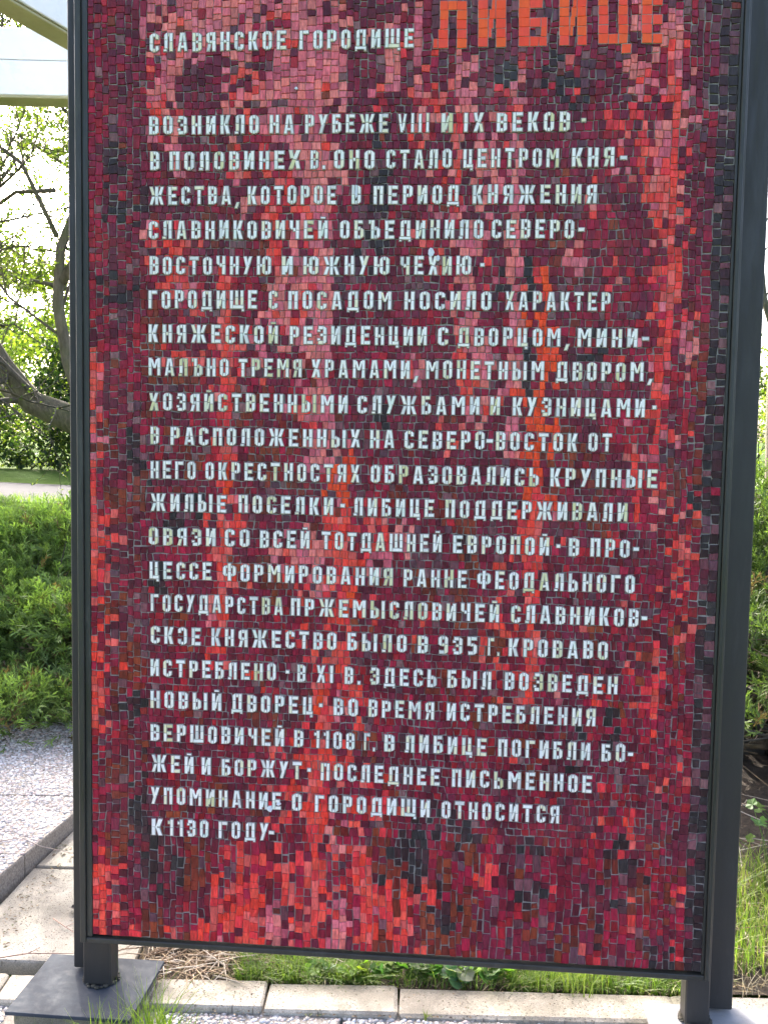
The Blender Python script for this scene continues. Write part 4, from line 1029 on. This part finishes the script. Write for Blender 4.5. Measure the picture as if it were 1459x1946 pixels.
# grass on the bank
P = np.stack([rng.uniform(-9, -2.5, 16000), rng.uniform(8, 14, 16000), np.zeros(16000)], 1); P[:, 2] = [hgt(y) for y in P[:, 1]]
tag(blades('grass', P, rng.uniform(.05, .16, len(P)), GR, M_GRASS, width=.012, lean=.7), kind='stuff')

# ---- dead twigs and litter
def twigs(name, n, x0, x1, y0, y1, zf, lmin, lmax, r, cols):
    mb = MB()
    for _ in range(n):
        x, y = random.uniform(x0, x1), random.uniform(y0, y1); a = random.uniform(0, 6.28); L = random.uniform(lmin, lmax); z = zf(x, y) + random.uniform(.002, .03)
        d = Vector((math.cos(a), math.sin(a), random.uniform(-.15, .3))); p = Vector((x, y, z))
        mb.tube([p, p + d * L * .5 + Vector((0, 0, random.uniform(-.004, .01))), p + d * L], [r, r * .8, r * .4], 4, random.choice(cols))
    return tag(mb.build(name, M_DRY), kind='stuff')
TWC = [(.30, .22, .14), (.42, .34, .25), (.18, .12, .08), (.50, .44, .36)]
twigs('dead_twigs', 90, -.38, .0, 2.885, 3.1, soil_h, .03, .10, .0018, TWC)
twigs('dead_twigs', 300, -.74, -.38, 2.885, 3.2, soil_h, .04, .16, .0022, TWC)
twigs('dead_twigs', 240, .9, 2.2, 3.0, 4.4, soil_h, .06, .3, .0025, TWC)
twigs('dead_twigs', 110, .9, 2.6, 4.2, 5.2, lambda x, y: random.uniform(-.02, .7), .2, .6, .003, [(.12, .09, .06), (.2, .15, .1)])

# individual fallen twigs
def fallen(label, pts, r, col=(.32, .2, .16)):
    b = Vector(pts[0]); mb = MB(); mb.tube([Vector(p) - b for p in pts], [r * (1 - .6 * i / (len(pts) - 1)) for i in range(len(pts))], 5, col)
    e = Vector(pts[1]) - b; mb.tube([e, e + Vector((.03, .025, .006))], [r * .6, r * .3], 4, col)
    o = mb.build('twig', M_DRY, smooth=True); o.location = b; tag(o, label, 'twig')
fallen('thin reddish twig lying across the joint of the smooth concrete left of the post', [(-1.17, 2.955, -.036), (-1.08, 2.985, -.034), (-1.0, 2.99, -.036), (-.9, 3.0, -.038)], .0022)
fallen('short brown twig lying slantwise on the smooth concrete beside the left post', [(-1.08, 3.22, -.039), (-1.02, 3.16, -.037), (-.95, 3.10, -.039)], .002)
fallen('pale curved twig on the edge of the raised pebbled slab', [(-1.45, 3.66, .033), (-1.36, 3.70, .036), (-1.27, 3.66, .02), (-1.15, 3.69, -.02)], .0025, (.45, .36, .3))
# curled dry leaf beside the post
mb = MB()
for i in range(5):
    for j in range(3):
        u0, u1, v0, v1 = i / 5, (i + 1) / 5, j / 3, (j + 1) / 3
        f = lambda u, v: ((u - .5) * .075, (v - .5) * .034 * math.sin(math.pi * (.12 + .8 * u)) * 1.2, .008 + .022 * abs(v - .5) + .010 * u)
        mb.poly([f(u0, v0), f(u1, v0), f(u1, v1), f(u0, v1)], (.06, .05, .045))
o = mb.build('dry_leaf', M_DRY); o.location = (-1.01, 3.27, -.046); o.rotation_euler = (0, 0, -.5); tag(o, 'dark curled dead leaf on the smooth concrete close to the left post', 'leaf')

# ---- leafy weeds (lobed round leaves) behind the kerb
def weed_leaf(r, col):
    mb = MB(); n = 15; c = (0, 0, 0)
    ring = []
    for k in range(n + 1):
        a = -2.75 + 5.5 * k / n; rr = r * (1 + .10 * math.cos(5 * a)) * (1 + .05 * math.sin(17 * a)); ring.append((math.cos(a) * rr + r * .15, math.sin(a) * rr, r * (.14 + .10 * math.cos(5 * a)) ))
    for k in range(n): mb.poly([c, ring[k], ring[k + 1]], col)
    return mb
def weed(x, y, n, r, h, label, cols):
    root = empty('leafy_weed', (x, y, soil_h(x, y))); tag(root, label, 'plant', 'leafy weeds behind the kerb')
    st = MB()
    for k in range(n):
        a = 2.4 * k + random.uniform(-.4, .4); L = random.uniform(.3, 1) * h; t = Vector((math.cos(a) * L * .9, math.sin(a) * L * .5, h * random.uniform(.35, 1)))
        st.tube([(0, 0, 0), t * .5 + Vector((0, 0, h * .15)), t], [.0022, .0016, .0012], 4, (.12, .18, .05))
        mb = weed_leaf(r * random.uniform(.6, 1.2), tuple(c_ * random.uniform(.8, 1.2) for c_ in random.choice(cols)))
        lf = mb.build('leaf', M_LEAF, root); lf.location = t; lf.rotation_euler = (random.uniform(-.9, .35), random.uniform(-.5, .5), a + random.uniform(-.6, .6))
    st.build('stem', M_GRASS, root)
WG = [(.10, .19, .04), (.14, .24, .05), (.07, .14, .04)]; WB = [(.20, .28, .20), (.12, .22, .10)]
YG = [(.20, .28, .045), (.15, .24, .04)]
ws = [(-.17, .05, 9, .024, .045, 'small weed with round leaves growing right of the dry twigs', WG), (-.07, .04, 12, .028, .050, 'yellow green round leaved weed at the middle of the kerb', YG),
      (.04, .05, 12, .032, .055, 'weed with broad scalloped leaves just right of the middle of the kerb', YG + WG), (.14, .05, 12, .032, .050, 'dark green broad leaved weed behind the pale kerb stone', WG[::2]),
      (.25, .04, 13, .034, .055, 'weed with pale silvery leaves leaning over the kerb', WB), (.35, .05, 11, .032, .050, 'darker weed left of the long grass under the board', WG), (.20, .14, 10, .034, .08, 'taller leafy weed set back behind the silvery one', YG)]
for x_, dy_, n_, r_, h_, lab_, cols_ in ws: weed(x_, line_y(x_) + dy_, int(n_ * 1.7), r_ * .70, h_, lab_, cols_)
for (x, y, lab) in [(1.42, 3.5, 'weed with pointed leaves in the grass right of the right post'), (1.62, 3.75, 'tall leafy weed in the shade behind the right post'), (1.95, 3.9, 'leafy weed by the dark foot of the right juniper')]:
    weed(x, y, 16, .026, .30, lab, WG)

# ---- grass tufts in front of the sign
def tuft(x, y, z, n, h, rad, label, cols=None):
    a = rng.uniform(0, 6.28, n); r = rad * rng.uniform(0, 1, n) ** .7
    P = np.stack([x + np.cos(a) * r, y + np.sin(a) * r, np.full(n, z)], 1)
    o = blades('grass_tuft', P, rng.uniform(.35, 1, n) * h, cols or [(.22, .32, .045), (.28, .36, .07), (.14, .23, .035)], M_GRASS, width=.0050, lean=.75, kind=None, org=(x, y, z))
    o.location = (x, y, z); tag(o, label, 'grass tuft', 'grass tufts before the sign')
tuft(-.60, 2.545, FZ, 110, .25, .06, 'bright grass tuft at the right front corner of the left base plate')
tuft(-.715, 2.52, FZ, 44, .19, .05, 'thin grass tuft before the middle of the left base plate')
tuft(-.515, 2.53, FZ, 48, .14, .035, 'small bright grass tuft just right of the biggest tuft')
tuft(-.90, 2.52, FZ, 16, .10, .04, 'sparse dull grass tuft at the left end of the left base plate', [(.10, .13, .05)])
tuft(-.43, 2.57, FZ, 12, .09, .03, 'sparse thin grass blades on the pebbles right of the left tufts', [(.12, .17, .05)])
tuft(-.02, 2.535, FZ, 12, .07, .015, 'tiny grass tuft alone on the pebbles before the middle of the kerb', [(.10, .14, .05)])
tuft(.14, 2.69, -.05, 22, .035, .005, 'few short blades growing from the crack beside the pale kerb stone', [(.16, .2, .06)])
# long stalk leaning over the kerb
tuft(.62, line_y(.62) + .05, -.05, 70, .13, .09, 'long pale grass leaning out from under the right half of the board', [(.24, .30, .08), (.18, .24, .05)])
tuft(.50, line_y(.5) + .04, -.05, 50, .10, .06, 'long green grass next to the leafy weeds under the board', [(.20, .28, .06)])

# small fallen bits on the slabs and kerb
def litter(n, x0, x1, y0, y1, zf, smin, smax, test=lambda x, y: True):
    mb = MB()
    for _ in range(n):
        x, y = random.uniform(x0, x1), random.uniform(y0, y1)
        if not test(x, y): continue
        s_ = random.uniform(smin, smax); a = random.uniform(0, 6.28); z = zf + .001; c_, q = math.cos(a) * s_, math.sin(a) * s_
        mb.poly([(x - c_, y - q, z), (x + q * .5, y - c_ * .5, z + s_ * .3), (x + c_, y + q, z + .001), (x - q * .5, y + c_ * .5, z + s_ * .45)], random.choice([(.14, .09, .05), (.22, .16, .09), (.08, .06, .04), (.10, .11, .05), (.30, .24, .16)]))
    return tag(mb.build('leaf_litter', M_DRY), kind='stuff')
litter(420, -1.24, -.78, 3.0, 4.5, -.043, .002, .006)
litter(160, -1.26, -1.16, 3.0, 3.9, -.043, .003, .009)
litter(320, -.62, 1.2, 2.72, 2.86, -.040, .0015, .005)
litter(200, -2.2, -1.35, 3.4, 4.9, .026, .003, .008)
litter(120, -.60, 1.0, 2.70, 2.724, -.052, .003, .008)
